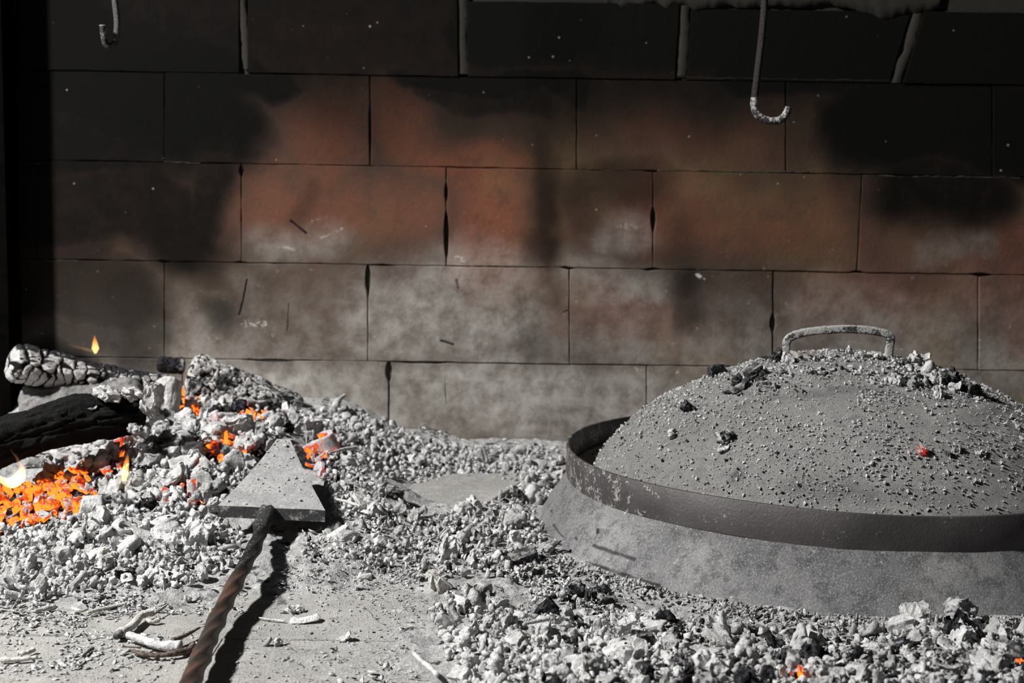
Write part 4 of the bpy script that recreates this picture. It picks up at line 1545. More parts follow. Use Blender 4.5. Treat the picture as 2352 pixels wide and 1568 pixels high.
# ================================================================== HAND-SET COALS
K = [
    # name kind px py w h ang label mat tone dark heat var
    ('ash_coal', 'block', 243, 1000, 100, 42, -33, 'long pale coal leaning up against the black log', 'ash', .7, .1, .12, 0, 'leaning long coal'),
    ('ash_coal', 'faceted', 170, 1040, 130, 55, -12, 'large grey coal in front of the black log, glowing underneath', 'ash', .6, .15, .30, 1, 'glow-bellied coal'),
    ('ash_coal', 'faceted', 258, 1050, 78, 95, 30, 'tall pale coal wedge beside the small flame cleft', 'ash', .7, .1, .2, 2, 'tall pale wedge'),
    ('ash_coal', 'faceted', 107, 1098, 84, 80, 0, 'blunt grey coal standing among the brightest embers', 'ash', .35, .12, .1, 3, 'blunt grey coal'),
    ('split_charcoal', 'flake', 365, 1112, 140, 58, -18, 'boat-shaped split charcoal with white rim and slate-blue hollow', 'ash', .6, .30, .0, 0, 'boat-shaped split charcoal'),
    ('ash_coal', 'faceted', 495, 948, 84, 62, 10, 'smooth pale lump directly under the crazed log', 'ash', .6, 0, .1, 4, 'smooth pale lump'),
    ('ash_coal', 'block', 545, 985, 86, 62, -15, 'squarish pale lump just above the glowing nest of embers', 'ash', .6, 0, .1, 1, 'squarish pale lump'),
    ('ash_coal', 'block', 715, 990, 92, 66, 20, 'fibrous whitish coal with slate streaks beside the blade tip', 'ash', .9, .15, .1, 2, 'fibrous coal'),
    ('ember', 'curl', 738, 1030, 62, 72, 60, 'hollow curled ember glowing red beside the shovel blade', 'ash', .5, .1, .42, 1, 'hollow curled ember'),
    ('ash_coal', 'popcorn', 470, 1135, 62, 50, 0, 'crumbly popcorn-like ash lump nearest the blade corner', 'ash', .9, 0, .1, 2, 'popcorn lump'),
    ('ash_coal', 'popcorn', 455, 1062, 70, 56, 0, 'broad crumbly ash lump below the ember nest', 'ash', .85, 0, .15, 5, 'broad crumbly lump'),
    ('ash_coal', 'faceted', 340, 1050, 90, 84, 20, 'big pitted pale coal in the middle of the heap', 'ash', .7, .1, .12, 5, 'big pitted coal'),
    ('charcoal_chunk', 'block', 408, 1022, 110, 34, -6, 'dark layered charcoal band crossing the middle of the heap', 'ash', .2, .40, 0, 3, 'dark layered charcoal'),
    ('ash_coal', 'block', 450, 1245, 92, 84, 4, 'large white cracked block at the front foot of the heap', 'ash', 1., .05, 0, 4, 'white cracked block'),
    ('ash_coal', 'stick', 322, 1230, 150, 34, 28, 'long pale splinter sloping down the front of the heap', 'ash', .8, 0, 0, 0, 'long pale splinter'),
    ('ash_coal', 'stick', 280, 1262, 96, 40, -25, 'stubby ribbed pale coal at the front of the heap', 'ash', .8, 0, 0, 1, 'stubby ribbed coal'),
    ('ash_coal', 'stick', 375, 1210, 44, 84, 75, 'upright ribbed pale stub at the heap front', 'ash', .9, .0, 0, 2, 'upright ribbed stub'),
    ('ash_coal', 'curl', 212, 1165, 60, 48, 0, 'curled bark coal edging the glowing embers', 'ash', .7, .1, .1, 0, 'curled bark coal'),
    ('ash_coal', 'faceted', 280, 1150, 74, 60, 0, 'faceted coal with grey hollow by the split charcoal', 'ash', .5, .15, .1, 6, 'hollow-faced coal'),
    ('ash_coal', 'stick', 228, 1275, 30, 62, 80, 'short pale peg standing at the heap front', 'cream', .8, 0, 0, 3, 'short pale peg'),
    ('ash_coal', 'block', 285, 1318, 60, 30, 5, 'slate-black striped charcoal slip at the heap foot', 'ash', .5, .42, 0, 5, 'striped charcoal slip'),
    ('ash_coal', 'flake', 378, 1320, 110, 22, 12, 'long bleached chip lying flat at the heap foot', 'ash', 1., 0, 0, 1, 'long bleached chip'),
    ('ash_coal', 'faceted', 20, 1350, 74, 56, -15, 'layered grey coal at the very end of the heap foot', 'ash', .4, .15, 0, 7, 'layered grey coal'),
    ('charcoal_chunk', 'faceted', 905, 1135, 56, 44, -25, 'jagged black charcoal clump on the mound beside the slab', 'char', .3, .9, 0, 1, 'jagged black clump'),
    ('ash_coal', 'popcorn', 850, 1175, 92, 62, 0, 'big crumbly ash mound lump beneath the jagged black clump', 'ash', .9, 0, .08, 0, 'crumbly mound lump'),
    ('charcoal_chunk', 'faceted', 1186, 1142, 46, 44, -20, 'black charcoal lump resting between the slab and the lid band', 'char', .2, .9, 0, 4, 'black lump by the lid'),
    ('ash_coal', 'faceted', 1080, 1165, 66, 44, 0, 'wide pale coal at the front edge of the slab', 'ash', .9, 0, .1, 0, 'wide pale coal'),
    ('ash_coal', 'stick', 785, 1232, 44, 78, 60, 'whitish tapering coal leaning away from the blade corner', 'ash', 1., .03, 0, 4, 'tapering white coal'),
    ('ash_coal', 'block', 1030, 1272, 66, 70, 15, 'cracked pale cube of coal with red lines in its cracks', 'ash', .85, .05, .22, 0, 'cracked pale cube'),
    ('charcoal_chunk', 'faceted', 1060, 1222, 44, 38, 0, 'round black charcoal knob behind the cracked pale cube', 'char', .2, .9, 0, 6, 'black knob'),
    ('ash_coal', 'faceted', 1095, 1235, 70, 60, 30, 'dim grey coal in the shade of the black knob', 'ash', .3, .1, .1, 2, 'shaded coal'),
    ('charcoal_chunk', 'block', 1205, 1290, 84, 44, -10, 'big black layered charcoal lump at the foot of the lid skirt', 'char', .2, .9, 0, 3, 'big black charcoal'),
    ('charcoal_chunk', 'flake', 1185, 1298, 74, 26, 25, 'thin black charcoal shell in front of the big layered lump', 'char', .2, .9, 0, 2, 'thin black shell'),
    ('ash_coal', 'flake', 1240, 1262, 110, 24, -4, 'grey-blue curved char plate over the big layered lump', 'ash', .3, .30, 0, 3, 'curved char plate'),
    ('charcoal_chunk', 'block', 1232, 1318, 38, 36, 8, 'small square grey-black charcoal block below the big layered lump', 'char', .3, .9, 0, 5, 'small square charcoal'),
    ('charcoal_chunk', 'faceted', 1318, 1364, 72, 56, -30, 'tall black glossy charcoal pyramid before the lid skirt', 'char', .2, .9, 0, 7, 'black pyramid'),
    ('charcoal_chunk', 'block', 1350, 1378, 20, 44, 4, 'narrow upright black charcoal block beside the pyramid', 'char', .2, .9, 0, 0, 'narrow upright block'),
    ('charcoal_chunk', 'block', 1364, 1374, 18, 44, -4, 'second narrow upright charcoal block beside the pyramid', 'char', .2, .9, 0, 1, 'narrow upright block'),
    ('charcoal_chunk', 'block', 1394, 1386, 50, 36, 14, 'square-faced dark charcoal cube farthest from the pyramid tip', 'char', .2, .9, 0, 2, 'square-faced cube'),
    ('charcoal_chunk', 'faceted', 1385, 1352, 40, 26, 10, 'low dark char crumb between pyramid and skirt', 'char', .2, .9, 0, 3, None),
    ('ash_coal', 'popcorn', 1010, 1345, 62, 66, -20, 'creamy folded ash lump at the edge of the bare tile', 'cream', .9, 0, 0, 1, 'creamy folded lump'),
    ('ash_coal', 'flake', 985, 1325, 30, 44, 60, 'tan bark flake leaning on the creamy folded lump', 'cream', .1, .1, 0, 2, None),
    ('ash_coal', 'popcorn', 1120, 1395, 110, 54, -10, 'wide crumbly lump behind the foreground heap', 'ash', .7, .05, 0, 3, 'wide crumbly lump'),
    ('ash_coal', 'popcorn', 1228, 1376, 26, 20, 0, 'small round pinkish pebble on the bare ash patch', 'ash', .9, 0, .12, 4, 'pinkish pebble'),
    ('ash_coal', 'faceted', 1172, 1395, 26, 22, 0, 'small pale lump before the bare ash patch', 'ash', .9, 0, 0, 2, None),
    ('ash_coal', 'faceted', 1230, 1445, 50, 34, 0, 'round-backed pale pebble in the foreground heap', 'ash', .9, 0, 0, 4, 'round-backed pebble'),
    ('ash_coal', 'block', 1445, 1440, 54, 34, -12, 'grey squarish lump at the foot of the skirt', 'ash', .6, .1, 0, 3, 'grey squarish lump'),
    ('ash_coal', 'flake', 1300, 1410, 90, 20, 3, 'blue-grey hollow shell lying on the foreground heap', 'ash', .5, .3, 0, 0, 'blue-grey hollow shell'),
    ('charcoal_chunk', 'block', 1470, 1470, 80, 36, 8, 'dark blue-black charcoal in the foreground heap', 'char', .2, .5, 0, 2, 'blue-black charcoal'),
    ('ash_coal', 'stick', 1530, 1430, 90, 40, 40, 'dusty grey stick end sloping below the skirt', 'ash', .2, .1, 0, 1, 'dusty stick end'),
    ('ash_coal', 'faceted', 1555, 1520, 84, 62, 10, 'rounded pinkish-grey lump in the foreground heap', 'ash', .7, .05, 0, 5, 'rounded pinkish lump'),
    ('ash_coal', 'faceted', 1290, 1548, 130, 80, -30, 'large smooth pale lump cut by the bottom edge', 'ash', .8, 0, 0, 6, 'large smooth pale lump'),
    ('ash_coal', 'stick', 1428, 1500, 40, 84, 70, 'pale upright finger of ash in the foreground heap', 'ash', .8, 0, .1, 2, 'pale ash finger'),
    ('ember', 'faceted', 1832, 1552, 34, 56, 0, 'small red-glowing ember at the bottom edge beside the split log', 'ash', .5, 0, .72, 3, 'red bottom ember'),
    ('split_charcoal', 'flake', 1930, 1556, 160, 56, 0, 'wide white-rimmed split log end, dark inside, at the bottom edge', 'ash', 1., .38, 0, 1, 'white-rimmed split log'),
    ('ash_coal', 'stick', 2010, 1490, 26, 56, 85, 'little pale upright peg behind the split log end', 'ash', 1., 0, 0, 4, 'little pale peg'),
    ('charcoal_chunk', 'flake', 2045, 1490, 90, 36, -8, 'flat dark charcoal slab with pale crest behind the split log end', 'ash', .6, .42, 0, 3, 'flat dark slab'),
    ('ash_coal', 'block', 2110, 1425, 96, 64, -18, 'broad dusty wedge of coal against the lid skirt', 'ash', .45, .02, 0, 0, 'broad dusty wedge'),
    ('ash_coal', 'popcorn', 2200, 1410, 120, 66, 0, 'large dusty mound lump beside the broad wedge', 'ash', .35, 0, 0, 2, 'large dusty mound'),
    ('ash_coal', 'block', 2210, 1470, 84, 44, -55, 'ribbed slanting coal stick before the dusty mound', 'ash', .7, .15, 0, 1, 'ribbed slanting coal'),
    ('ash_coal', 'flake', 2272, 1455, 64, 52, -20, 'curved pale shell propped up near the skirt', 'ash', .5, .05, 0, 2, 'curved pale shell'),
    ('ash_coal', 'stick', 2300, 1490, 90, 36, 15, 'knobbly pale root-like coal in the near heap', 'ash', .8, 0, 0, 3, 'root-like coal'),
    ('ash_coal', 'faceted', 2270, 1545, 150, 70, -12, 'largest pale coal at the bottom corner of the hearth', 'ash', .6, .05, 0, 0, 'largest corner coal'),
    ('ember', 'popcorn', 2186, 1458, 26, 26, 0, 'tiny red-tipped lump before the dusty mound', 'ash', .5, 0, .36, 1, None),
    ('ember', 'faceted', 2346, 1520, 26, 30, 0, 'dark red ember at the very corner of the heap', 'ash', .1, .3, .45, 1, None),
    ('charcoal_chunk', 'faceted', 1735, 1450, 80, 36, 0, 'dusty dark charcoal lump below the middle of the skirt', 'ash', .2, .45, 0, 6, 'dusty dark lump'),
    ('ash_coal', 'faceted', 1800, 1468, 70, 38, 30, 'brownish-grey coal next to the dusty dark lump', 'ash', .0, .2, 0, 7, 'brownish coal'),
    ('charcoal_chunk', 'block', 1815, 1512, 60, 32, 0, 'black charcoal block in shade above the red bottom ember', 'char', .2, .5, 0, 4, 'shaded black block'),
    ('ash_coal', 'stick', 1365, 1425, 16, 56, 85, 'thin pale upright stub sticking out of the heap', 'ash', .9, 0, 0, 2, 'thin upright stub'),
    ('ash_coal', 'stick', 838, 1324, 34, 22, 20, 'small white curled roll alone on the dusty tile', 'ash', 1., 0, 0, 0, 'small white roll'),
    ('charcoal_chunk', 'faceted', 716, 1254, 30, 12, 0, 'small flat black char bit beside the shovel shadow', 'char', .2, .9, 0, 2, None),
    ('charcoal_chunk', 'faceted', 665, 1408, 60, 24, -3, 'white-and-black charcoal piece lying alone on the bare tile', 'ash', 1., .30, 0, 3, 'lone black-and-white piece'),
    ('ash_coal', 'faceted', 693, 1405, 18, 20, 0, 'small grey knob touching the lone black-and-white piece', 'ash', .5, .1, 0, 1, None),
    ('ash_coal', 'stick', 700, 1430, 76, 14, -3, 'thin pale stick just in front of the lone black-and-white piece', 'ash', 1., 0, 0, 0, 'thin pale stick'),
    ('charcoal_chunk', 'stick', 614, 1482, 30, 14, -45, 'small grey char stick beside the shovel shadow on the tile', 'ash', .1, .3, 0, 1, None),
    ('ash_coal', 'popcorn', 636, 1482, 30, 20, 0, 'small white crumble beside the grey char stick on the tile', 'ash', 1., .0, 0, 2, 'small white crumble'),
    ('ash_coal', 'flake', 790, 1470, 40, 22, -20, 'white leaf-like flake on the tile near the foreground heap', 'ash', 1., .0, 0, 0, 'white leaf flake'),
    ('ash_coal', 'stick', 180, 1368, 34, 12, 25, 'small pale peg lying on the dusty tile', 'ash', .8, .05, 0, 2, None),
    ('ash_coal', 'faceted', 295, 1368, 44, 14, -10, 'low pale crumb on the tile below the heap', 'ash', .9, .0, 0, 3, None),
    ('ash_coal', 'faceted', 432, 1372, 24, 18, 0, 'little pale crumb nearest the shovel bar on the tile', 'ash', .9, .1, 0, 5, None),
    ('ash_coal', 'popcorn', 1056, 1545, 50, 26, 0, 'isolated white pebble at the near edge of the foreground heap', 'ash', 1., 0, 0, 1, None),
]
for (nm, kd, px, py, w, h, an, lb, mt, tn, dk, ht, va, mk) in K:
    piece(nm, kd, px, py, w, h, an, lb, {'ash_coal': 'coal', 'ember': 'ember'}.get(nm, 'charcoal'), mt, tn, dk, ht, va % 4, mark=mk, tilt=(.1, .15))

# coals heaped over the end of the black log
for q, (x, y, w, h, kd, tn, dk, lb) in enumerate([
        (338, 940, 58, 66, 'faceted', .7, .08, 'tall grey coal capping the cut end of the black log'),
        (312, 985, 50, 34, 'faceted', .3, .3, 'dark-streaked coal under the cut end of the black log'),
        (300, 905, 70, 34, 'popcorn', .6, .12, 'crumbly grey coal lying on top of the black log end'),
        (245, 905, 80, 30, 'popcorn', .45, .2, 'mossy-looking grey crumble along the ridge of the black log'),
        (195, 935, 60, 20, 'flake', .3, .25, 'thin grey flake on the shoulder of the black log'),
        (350, 905, 44, 60, 'block', .8, .05, 'blocky pale coal between the black log end and the upright stub'),
        (325, 1015, 54, 40, 'faceted', .5, .15, 'rounded coal below the cut end of the black log')]):
    piece('ash_coal', kd, x, y, w, h, (-20, 15, 10, 12, 15, 5, 0)[q], lb, at=on_y(x, y, -.365), tone=tn, dark=dk, var=q % 4)

# fragment crumbs of glowing ember bank
EMB = []
rs = np.random.default_rng(21)
bright = [([(-20, 1100), (60, 1120), (150, 1095), (200, 1110), (180, 1175), (90, 1205), (-20, 1215)], 64, 24, 46, .75, 1.0, 'in the glowing bank at the end of the fire'),
          ([(100, 1110), (200, 1050), (215, 1100), (250, 1080), (260, 1110), (190, 1170)], 16, 24, 44, .7, 1.0, 'on the slope beside the blunt grey coal'),
          ([(500, 1010), (560, 1000), (590, 1020), (560, 1045), (510, 1060)], 18, 14, 26, .6, .95, 'in the ember nest left of the shovel tip'),
          ([(400, 870), (440, 890), (470, 905), (450, 960), (420, 950)], 9, 24, 40, .75, 1.0, 'in the cleft between stub and crazed log'),
          ([(540, 930), (640, 960), (640, 975), (560, 960)], 9, 20, 34, .6, .95, 'along the underside of the crazed log'),
          ([(700, 1030), (745, 1040), (740, 1090), (715, 1080)], 9, 16, 28, .5, .95, 'in the hollow right of the shovel blade'),
          ([(330, 1150), (470, 1110), (480, 1150), (400, 1170)], 10, 24, 40, .4, .65, 'in the dim pocket under the split charcoal'),
          ([(275, 1040), (300, 1060), (298, 1100), (270, 1100)], 6, 16, 30, .7, 1.0, 'in the narrow flame cleft')]
words_shape = {'faceted': 'angular', 'popcorn': 'knobbly', 'block': 'blocky', 'flake': 'flat', 'stick': 'stick-shaped', 'curl': 'curled'}
for poly, n, s0, s1, h0, h1_, where in bright:
    xs = [q[0] for q in poly]
    ys = [q[1] for q in poly]
    k = 0
    pts = []
    tries = 0
    while k < n and tries < 4000:
        tries += 1
        x, y = rs.uniform(min(xs), max(xs)), rs.uniform(min(ys), max(ys))
        if not in_poly(x, y, poly):
            continue
        sz = rs.uniform(s0, s1)
        if any(math.hypot(x - a, (y - b) * 1.2) < .40 * (sz + c) * .8 for a, b, c in pts) and tries < 3000:
            continue
        pts.append((x, y, sz))
        k += 1
        kd = rs.choice(['faceted', 'block', 'stick', 'flake', 'curl'], p=[.4, .28, .14, .1, .08])
        p = hit_heap(x, y)
        if p is None:
            continue
        heat = h0 * .62 + (h1_ * .95 - h0 * .62) * rs.uniform() ** 1.3
        i = int(rs.integers(0, 4))
        o = link('ember', pro_mesh(str(kd), i, 'ash'))
        a = sz * .5 * ((p - CAM) @ _F) / FP
        o.scale = (a, a * rs.uniform(.8, 1.1), a * rs.uniform(.8, 1.1))
        o.rotation_euler = Euler(rs.uniform(0, 6.28, 3))
        o.location = tuple(p + np.array([0, 0, a * .25]))
        o.color = (heat, .3, .2, 1)
        EMB.append((o, x, y, str(kd), where, heat, sz))
# labels of the embers: shape, glow and rank from the landmark
from collections import defaultdict
grp = defaultdict(list)
for e in EMB:
    glow = 'bright orange' if e[5] > .8 else 'orange' if e[5] > .66 else 'red' if e[5] > .5 else 'dull red'
    grp[(words_shape[e[3]], glow, e[4])].append(e)
ORD = ['', 'second ', 'third ', 'fourth ', 'fifth ', 'sixth ', 'seventh ', 'eighth ', 'ninth ', 'tenth ', 'eleventh ', 'twelfth ', 'thirteenth ', 'fourteenth ', 'fifteenth ', 'sixteenth ', 'seventeenth ', 'eighteenth ']
for (shp, glow, where), es in grp.items():
    es.sort(key=lambda e: -e[2])
    for r_, e in enumerate(es):
        w_ = where.replace('left of', 'beside').replace('right of', 'beside')
        if len(es) == 1:
            lab = f'the only {shp} {glow} ember {w_}'
        else:
            lab = f'{ORD[min(r_, 17)]}lowest {shp} {glow} ember {w_}'
        tag(e[0], lab, 'ember', 'embers ' + w_)

# ================================================================== LOOSE ASH LUMPS
rs = np.random.default_rng(33)
Z = [
    ('front heap', [(-20, 1215), (100, 1210), (200, 1180), (330, 1160), (500, 1190), (560, 1230), (545, 1290), (430, 1345), (200, 1352), (-20, 1400)], 300, 19, 72, 0, .06, .75),
    ('upper heap', [(210, 1120), (230, 1000), (330, 990), (350, 930), (470, 920), (600, 930), (700, 950), (640, 1010), (530, 1140), (490, 1180), (330, 1160)], 150, 32, 84, .05, .10, .65),
    ('ember edge', [(60, 1060), (100, 1020), (200, 1010), (230, 1100), (150, 1100), (90, 1090)], 16, 26, 50, .25, .1, .6),
    ('heap behind the blade', [(690, 950), (770, 935), (850, 980), (900, 1010), (880, 1200), (770, 1190), (740, 1100), (700, 1010)], 130, 16, 54, .03, .05, .55),
    ('heap along the wall', [(760, 925), (860, 962), (980, 1015), (1060, 1030), (1290, 1032), (1290, 1100), (1180, 1105), (960, 1110), (890, 1090)], 170, 16, 46, 0, .03, .5),
    ('stretch between slab and lid', [(890, 1160), (1000, 1180), (1110, 1165), (1230, 1090), (1290, 1100), (1240, 1190), (1235, 1240), (1000, 1235), (880, 1200)], 120, 14, 60, .03, .08, .65),
    ('spill in front of the slab', [(700, 1225), (880, 1200), (1235, 1240), (1270, 1330), (1100, 1320), (940, 1345), (780, 1300), (690, 1290)], 200, 9, 46, .02, .14, .75),
    ('foreground heap', [(985, 1400), (1060, 1350), (1140, 1400), (1300, 1410), (1430, 1410), (1560, 1450), (1560, 1580), (1060, 1580), (1020, 1480)], 300, 24, 84, .02, .08, .75),
    ('heap before the lid', [(1520, 1425), (1750, 1450), (1900, 1455), (2060, 1445), (2100, 1430), (2250, 1430), (2370, 1440), (2370, 1580), (1560, 1580)], 330, 23, 84, .01, .34, .55),
    ('skirt foot', [(1255, 1250), (1290, 1330), (1430, 1410), (1330, 1400), (1230, 1370), (1150, 1320), (1180, 1260)], 110, 7, 24, .02, .2, .7),
]
cand = []
for zi, (zn, poly, n, s0, s1, ph, pd, tn) in enumerate(Z):
    xs = [q[0] for q in poly]
    ys = [q[1] for q in poly]
    k, tries, pts = 0, 0, []
    while k < n and tries < 60000:
        tries += 1
        x, y = rs.uniform(min(xs), max(xs)), rs.uniform(min(ys), max(ys))
        if not in_poly(x, y, poly):
            continue
        sz = s0 + (s1 - s0) * rs.uniform() ** 2.6
        if any(math.hypot(x - a, (y - b) * 1.35) < .36 * (sz + c) for a, b, c in pts):
            if tries < 30000:
                continue
        pts.append((x, y, sz))
        k += 1
        p = hit_heap(x, y)
        if p is None:
            continue
        # keep clear of the shovel blade and shaft, and of the lid
        q_ = np.hypot(p[0] - LIDC[0], p[1] - LIDC[1])
        if q_ < .297:
            continue
        kd = str(rs.choice(KINDS_, p=[.38, .30, .14, .08, .05, .05]))
        heat = rs.uniform(.25, .5) if rs.uniform() < ph and (sz < 26 or zi < 3) else 0.
        hh_ = heat_at(p)
        if hh_ > .62 and rs.uniform() < .75:
            continue
        if hh_ > .25:
            heat = max(heat, hh_ * .55 * rs.uniform(.3, 1))
        dark = rs.uniform(.35, .9) if rs.uniform() < pd else rs.uniform(0, .12)
        cand.append([x, y, sz, kd, p, heat, dark, float(np.clip(rs.normal(tn, .25), 0, 1)), zn, int(rs.integers(0, 4))])


def near_blade(x, y):
    return in_poly(x, y, [(520, 1148), (640, 1004), (672, 1004), (748, 1160), (748, 1185), (510, 1180)]) or \
        in_poly(x, y, [(590, 1180), (632, 1180), (600, 1290), (520, 1450), (500, 1568), (400, 1568), (440, 1480), (520, 1330)])


def over_blade(c):
    return near_blade(c[0], c[1]) and c[1] < 1210


cand = [c for c in cand if not over_blade(c)]
cand.sort(key=lambda c: -c[2])
# second, buried layer fills the gaps
single, bulk = cand[:285], cand[285:]
lab = defaultdict(list)
for c in single:
    x, y, sz, kd, p, heat, dark, tone, zn, va = c
    a = sz * .5 * ((p - CAM) @ _F) / FP
    o = link('ash_coal', pro_mesh(kd, va, 'ash'))
    o.scale = (a * 1.05, a * rs.uniform(.85, 1.1), a * rs.uniform(.85, 1.1))
    o.rotation_euler = Euler(rs.uniform(0, 6.28, 3)) if kd not in ('stick', 'flake') else Euler((rs.normal(0, .4), rs.normal(0, .4), rs.uniform(0, 6.28)))
    o.location = tuple(p + np.array([0, 0, a * .20]))
    o.color = (heat, tone, dark, 1)
    col = 'charred black and grey' if dark > .3 else 'whitish' if tone > .72 else 'light grey' if tone > .45 else 'dull grey'
    lm = min(LAND, key=lambda l: math.hypot(l[0] - x, (l[1] - y) * 1.3))
    lab[(words_shape[kd], col, lm[2])].append((math.hypot(lm[0] - x, (lm[1] - y) * 1.3), o, zn))
for (shp, col, lm), es in lab.items():
    es.sort(key=lambda e: e[0])
    for r_, (d, o, zn) in enumerate(es):
        if len(es) == 1:
            t_ = f'lone {shp} {col} ash lump close to the {lm}'
        else:
            t_ = f'{shp} {col} ash lump {ORD[min(r_, 17)]}nearest to the {lm}'
        tag(o, t_, 'coal', 'ash lumps of the ' + zn)

items = []
for c in bulk:
    x, y, sz, kd, p, heat, dark, tone, zn, va = c
    a = sz * .5 * ((p - CAM) @ _F) / FP
    R = rotm(rs) * (a * np.array([1.05, rs.uniform(.85, 1.1), rs.uniform(.85, 1.1)]))
    items.append((PRO[kd][va] if sz > 26 and kd not in ('x',) and False else PRO2[kd][va], R, p + np.array([0, 0, a * .2]), tone, dark, heat))
# small filler under and between
NF = 7600
zl = [z for z in Z]
areas = []
for z in zl:
    pl = np.array(z[1], float)
    areas.append(abs(np.dot(pl[:, 0], np.roll(pl[:, 1], 1)) - np.dot(pl[:, 1], np.roll(pl[:, 0], 1))) / 2)
areas = np.array(areas) / sum(areas)
for _ in range(NF):
    zi = int(rs.choice(len(zl), p=areas))
    zn, poly, n, s0, s1, ph, pd, tn = zl[zi]
    xs = [q[0] for q in poly]
    ys = [q[1] for q in poly]
    for _k in range(40):
        x, y = rs.uniform(min(xs), max(xs)), rs.uniform(min(ys), max(ys))
        if in_poly(x, y, poly):
            break
    if over_blade((x, y)):
        continue
    p = hit_heap(x, y, -.003)
    if p is None or np.hypot(p[0] - LIDC[0], p[1] - LIDC[1]) < .299:
        continue
    sz = 4 + 14 * rs.uniform() ** 1.7
    kd = str(rs.choice(['faceted', 'popcorn', 'block', 'flake'], p=[.4, .35, .1, .15]))
    a = sz * .5 * ((p - CAM) @ _F) / FP
    hh_ = heat_at(p)
    items.append((PRO1[kd][int(rs.integers(0, 3))], rotm(rs) * (a * np.array([1.2, 1, .9])), p + np.array([0, 0, rs.uniform(0, a) + .002]), float(np.clip(rs.normal(tn - .05, .25), 0, 1)),
                  .9 if rs.uniform() < pd * .8 else 0., hh_ * .9 if hh_ > .3 else 0.))
g = merge('ash_crumble', items, MAT['ash_bulk'])
tag(g, 'small crumbled ash and coal bits filling the heaps between the larger lumps', 'ash', kind='stuff')

# chips, flakes and grit on the bare tiles
items = []
FZ = [([(0, 1360), (450, 1345), (560, 1330), (560, 1420), (420, 1568), (0, 1568)], 2600, 3, 17), ([(640, 1300), (960, 1330), (980, 1568), (520, 1568)], 1300, 2.5, 12),
      ([(0, 1380), (300, 1370), (440, 1400), (350, 1540), (0, 1540)], 1500, 4, 22), ([(640, 1250), (960, 1300), (975, 1400), (620, 1340)], 700, 2.5, 9),
      ([(740, 1500), (960, 1540), (1000, 1568), (760, 1568)], 70, 8, 30), ([(1130, 1340), (1300, 1350), (1300, 1400), (1130, 1400)], 300, 2, 9),
      ([(1260, 1150), (1290, 1260), (1430, 1380), (1750, 1450), (1800, 1470), (1500, 1430), (1270, 1300), (1230, 1240)], 500, 2.5, 14),
      ([(1240, 1200), (1300, 1330), (1500, 1410), (1750, 1455), (1900, 1465), (2100, 1440), (2352, 1425), (2352, 1450), (1900, 1490), (1500, 1450), (1230, 1340)], 1700, 7, 24),
      ([(780, 950), (1290, 1025), (1290, 1050), (900, 1020)], 500, 4, 16),
      ([(1900, 1440), (2100, 1390), (2352, 1400), (2352, 1450), (1900, 1480)], 900, 2.5, 9), ([(940, 1100), (1200, 1090), (1150, 1150), (930, 1150)], 60, 2, 6)]
for poly, n, s0, s1 in FZ:
    xs = [q[0] for q in poly]
    ys = [q[1] for q in poly]
    k = 0
    while k < n:
        x, y = rs.uniform(min(xs), max(xs)), rs.uniform(min(ys), max(ys))
        if not in_poly(x, y, poly):
            continue
        k += 1
        # flakes drift together in patches
        if s1 > 12 and rs.uniform() > .55 + vnoise(np.array([x * .012, y * .03, 2.0]), 4):
            continue
        p = hit_heap(x, y)
        if p is None:
            continue
        if np.hypot(p[0] - LIDC[0], p[1] - LIDC[1]) < .29:
            continue
        sz = s0 + (s1 - s0) * rs.uniform() ** 3
        a = sz * .5 * ((p - CAM) @ _F) / FP
        kd = str(rs.choice(['faceted', 'flake', 'flake']))
        st = rs.uniform() < .25
        sc_ = np.array([2.2, .35, .35]) if st else np.array([1.2, 1, .7])
        items.append((PRO1[kd][int(rs.integers(0, 3))], rotm(rs, True) * (a * sc_), np.array([p[0], p[1], max(p[2], .0) + a * .15]), float(np.clip(rs.normal(.85, .2), 0, 1)),
                      .9 if rs.uniform() < .08 else 0., 0.))
for _ in range(5200):
    a_ = rs.uniform(math.radians(-185), math.radians(5))
    r_ = .306 + abs(rs.normal(0, .014))
    x, y = LIDC[0] + r_ * math.cos(a_), LIDC[1] + r_ * math.sin(a_)
    z = max(float(hzq(np.array([x]), np.array([y]))[0]) - .003, .009 * math.exp(-((r_ - .302) / .017) ** 2))
    a = .0004 + .0026 * rs.uniform() ** 2.6
    items.append((PRO1[str(rs.choice(['faceted', 'popcorn', 'flake']))][int(rs.integers(0, 3))], rotm(rs) * (a * np.array([1.2, 1, .8])), np.array([x, y, z + a * .3]), rs.uniform(.1, .8),
                  .9 if rs.uniform() < .14 else 0., 0.))
g = merge('ash_flakes', items, MAT['ash_bulk'])
tag(g, 'white ash flakes, slivers and grit scattered over the bare hearth tiles', 'ash', kind='stuff')

# crumbs on the shovel blade
items = []
for _ in range(110):
    t, s_ = rs.uniform(.02, .97), rs.uniform(.04, .96)
    p = (A1 * (1 - s_) + A2 * s_) * (1 - t) + (B1 * (1 - s_) + B2 * s_) * t + np.array([0, 0, -.003 * math.sin(PI * t)])
    a = abs(rs.normal(0, .0008)) + .0003
    items.append((PRO1['faceted'][0], rotm(rs) * a, p + np.array([0, 0, a * .5]) - SH0, rs.uniform(.5, 1), .0, 0.))
g = merge('ash_crumbs', items, MAT['ash_bulk'])
g.parent = sh
g['kind'] = 'stuff'


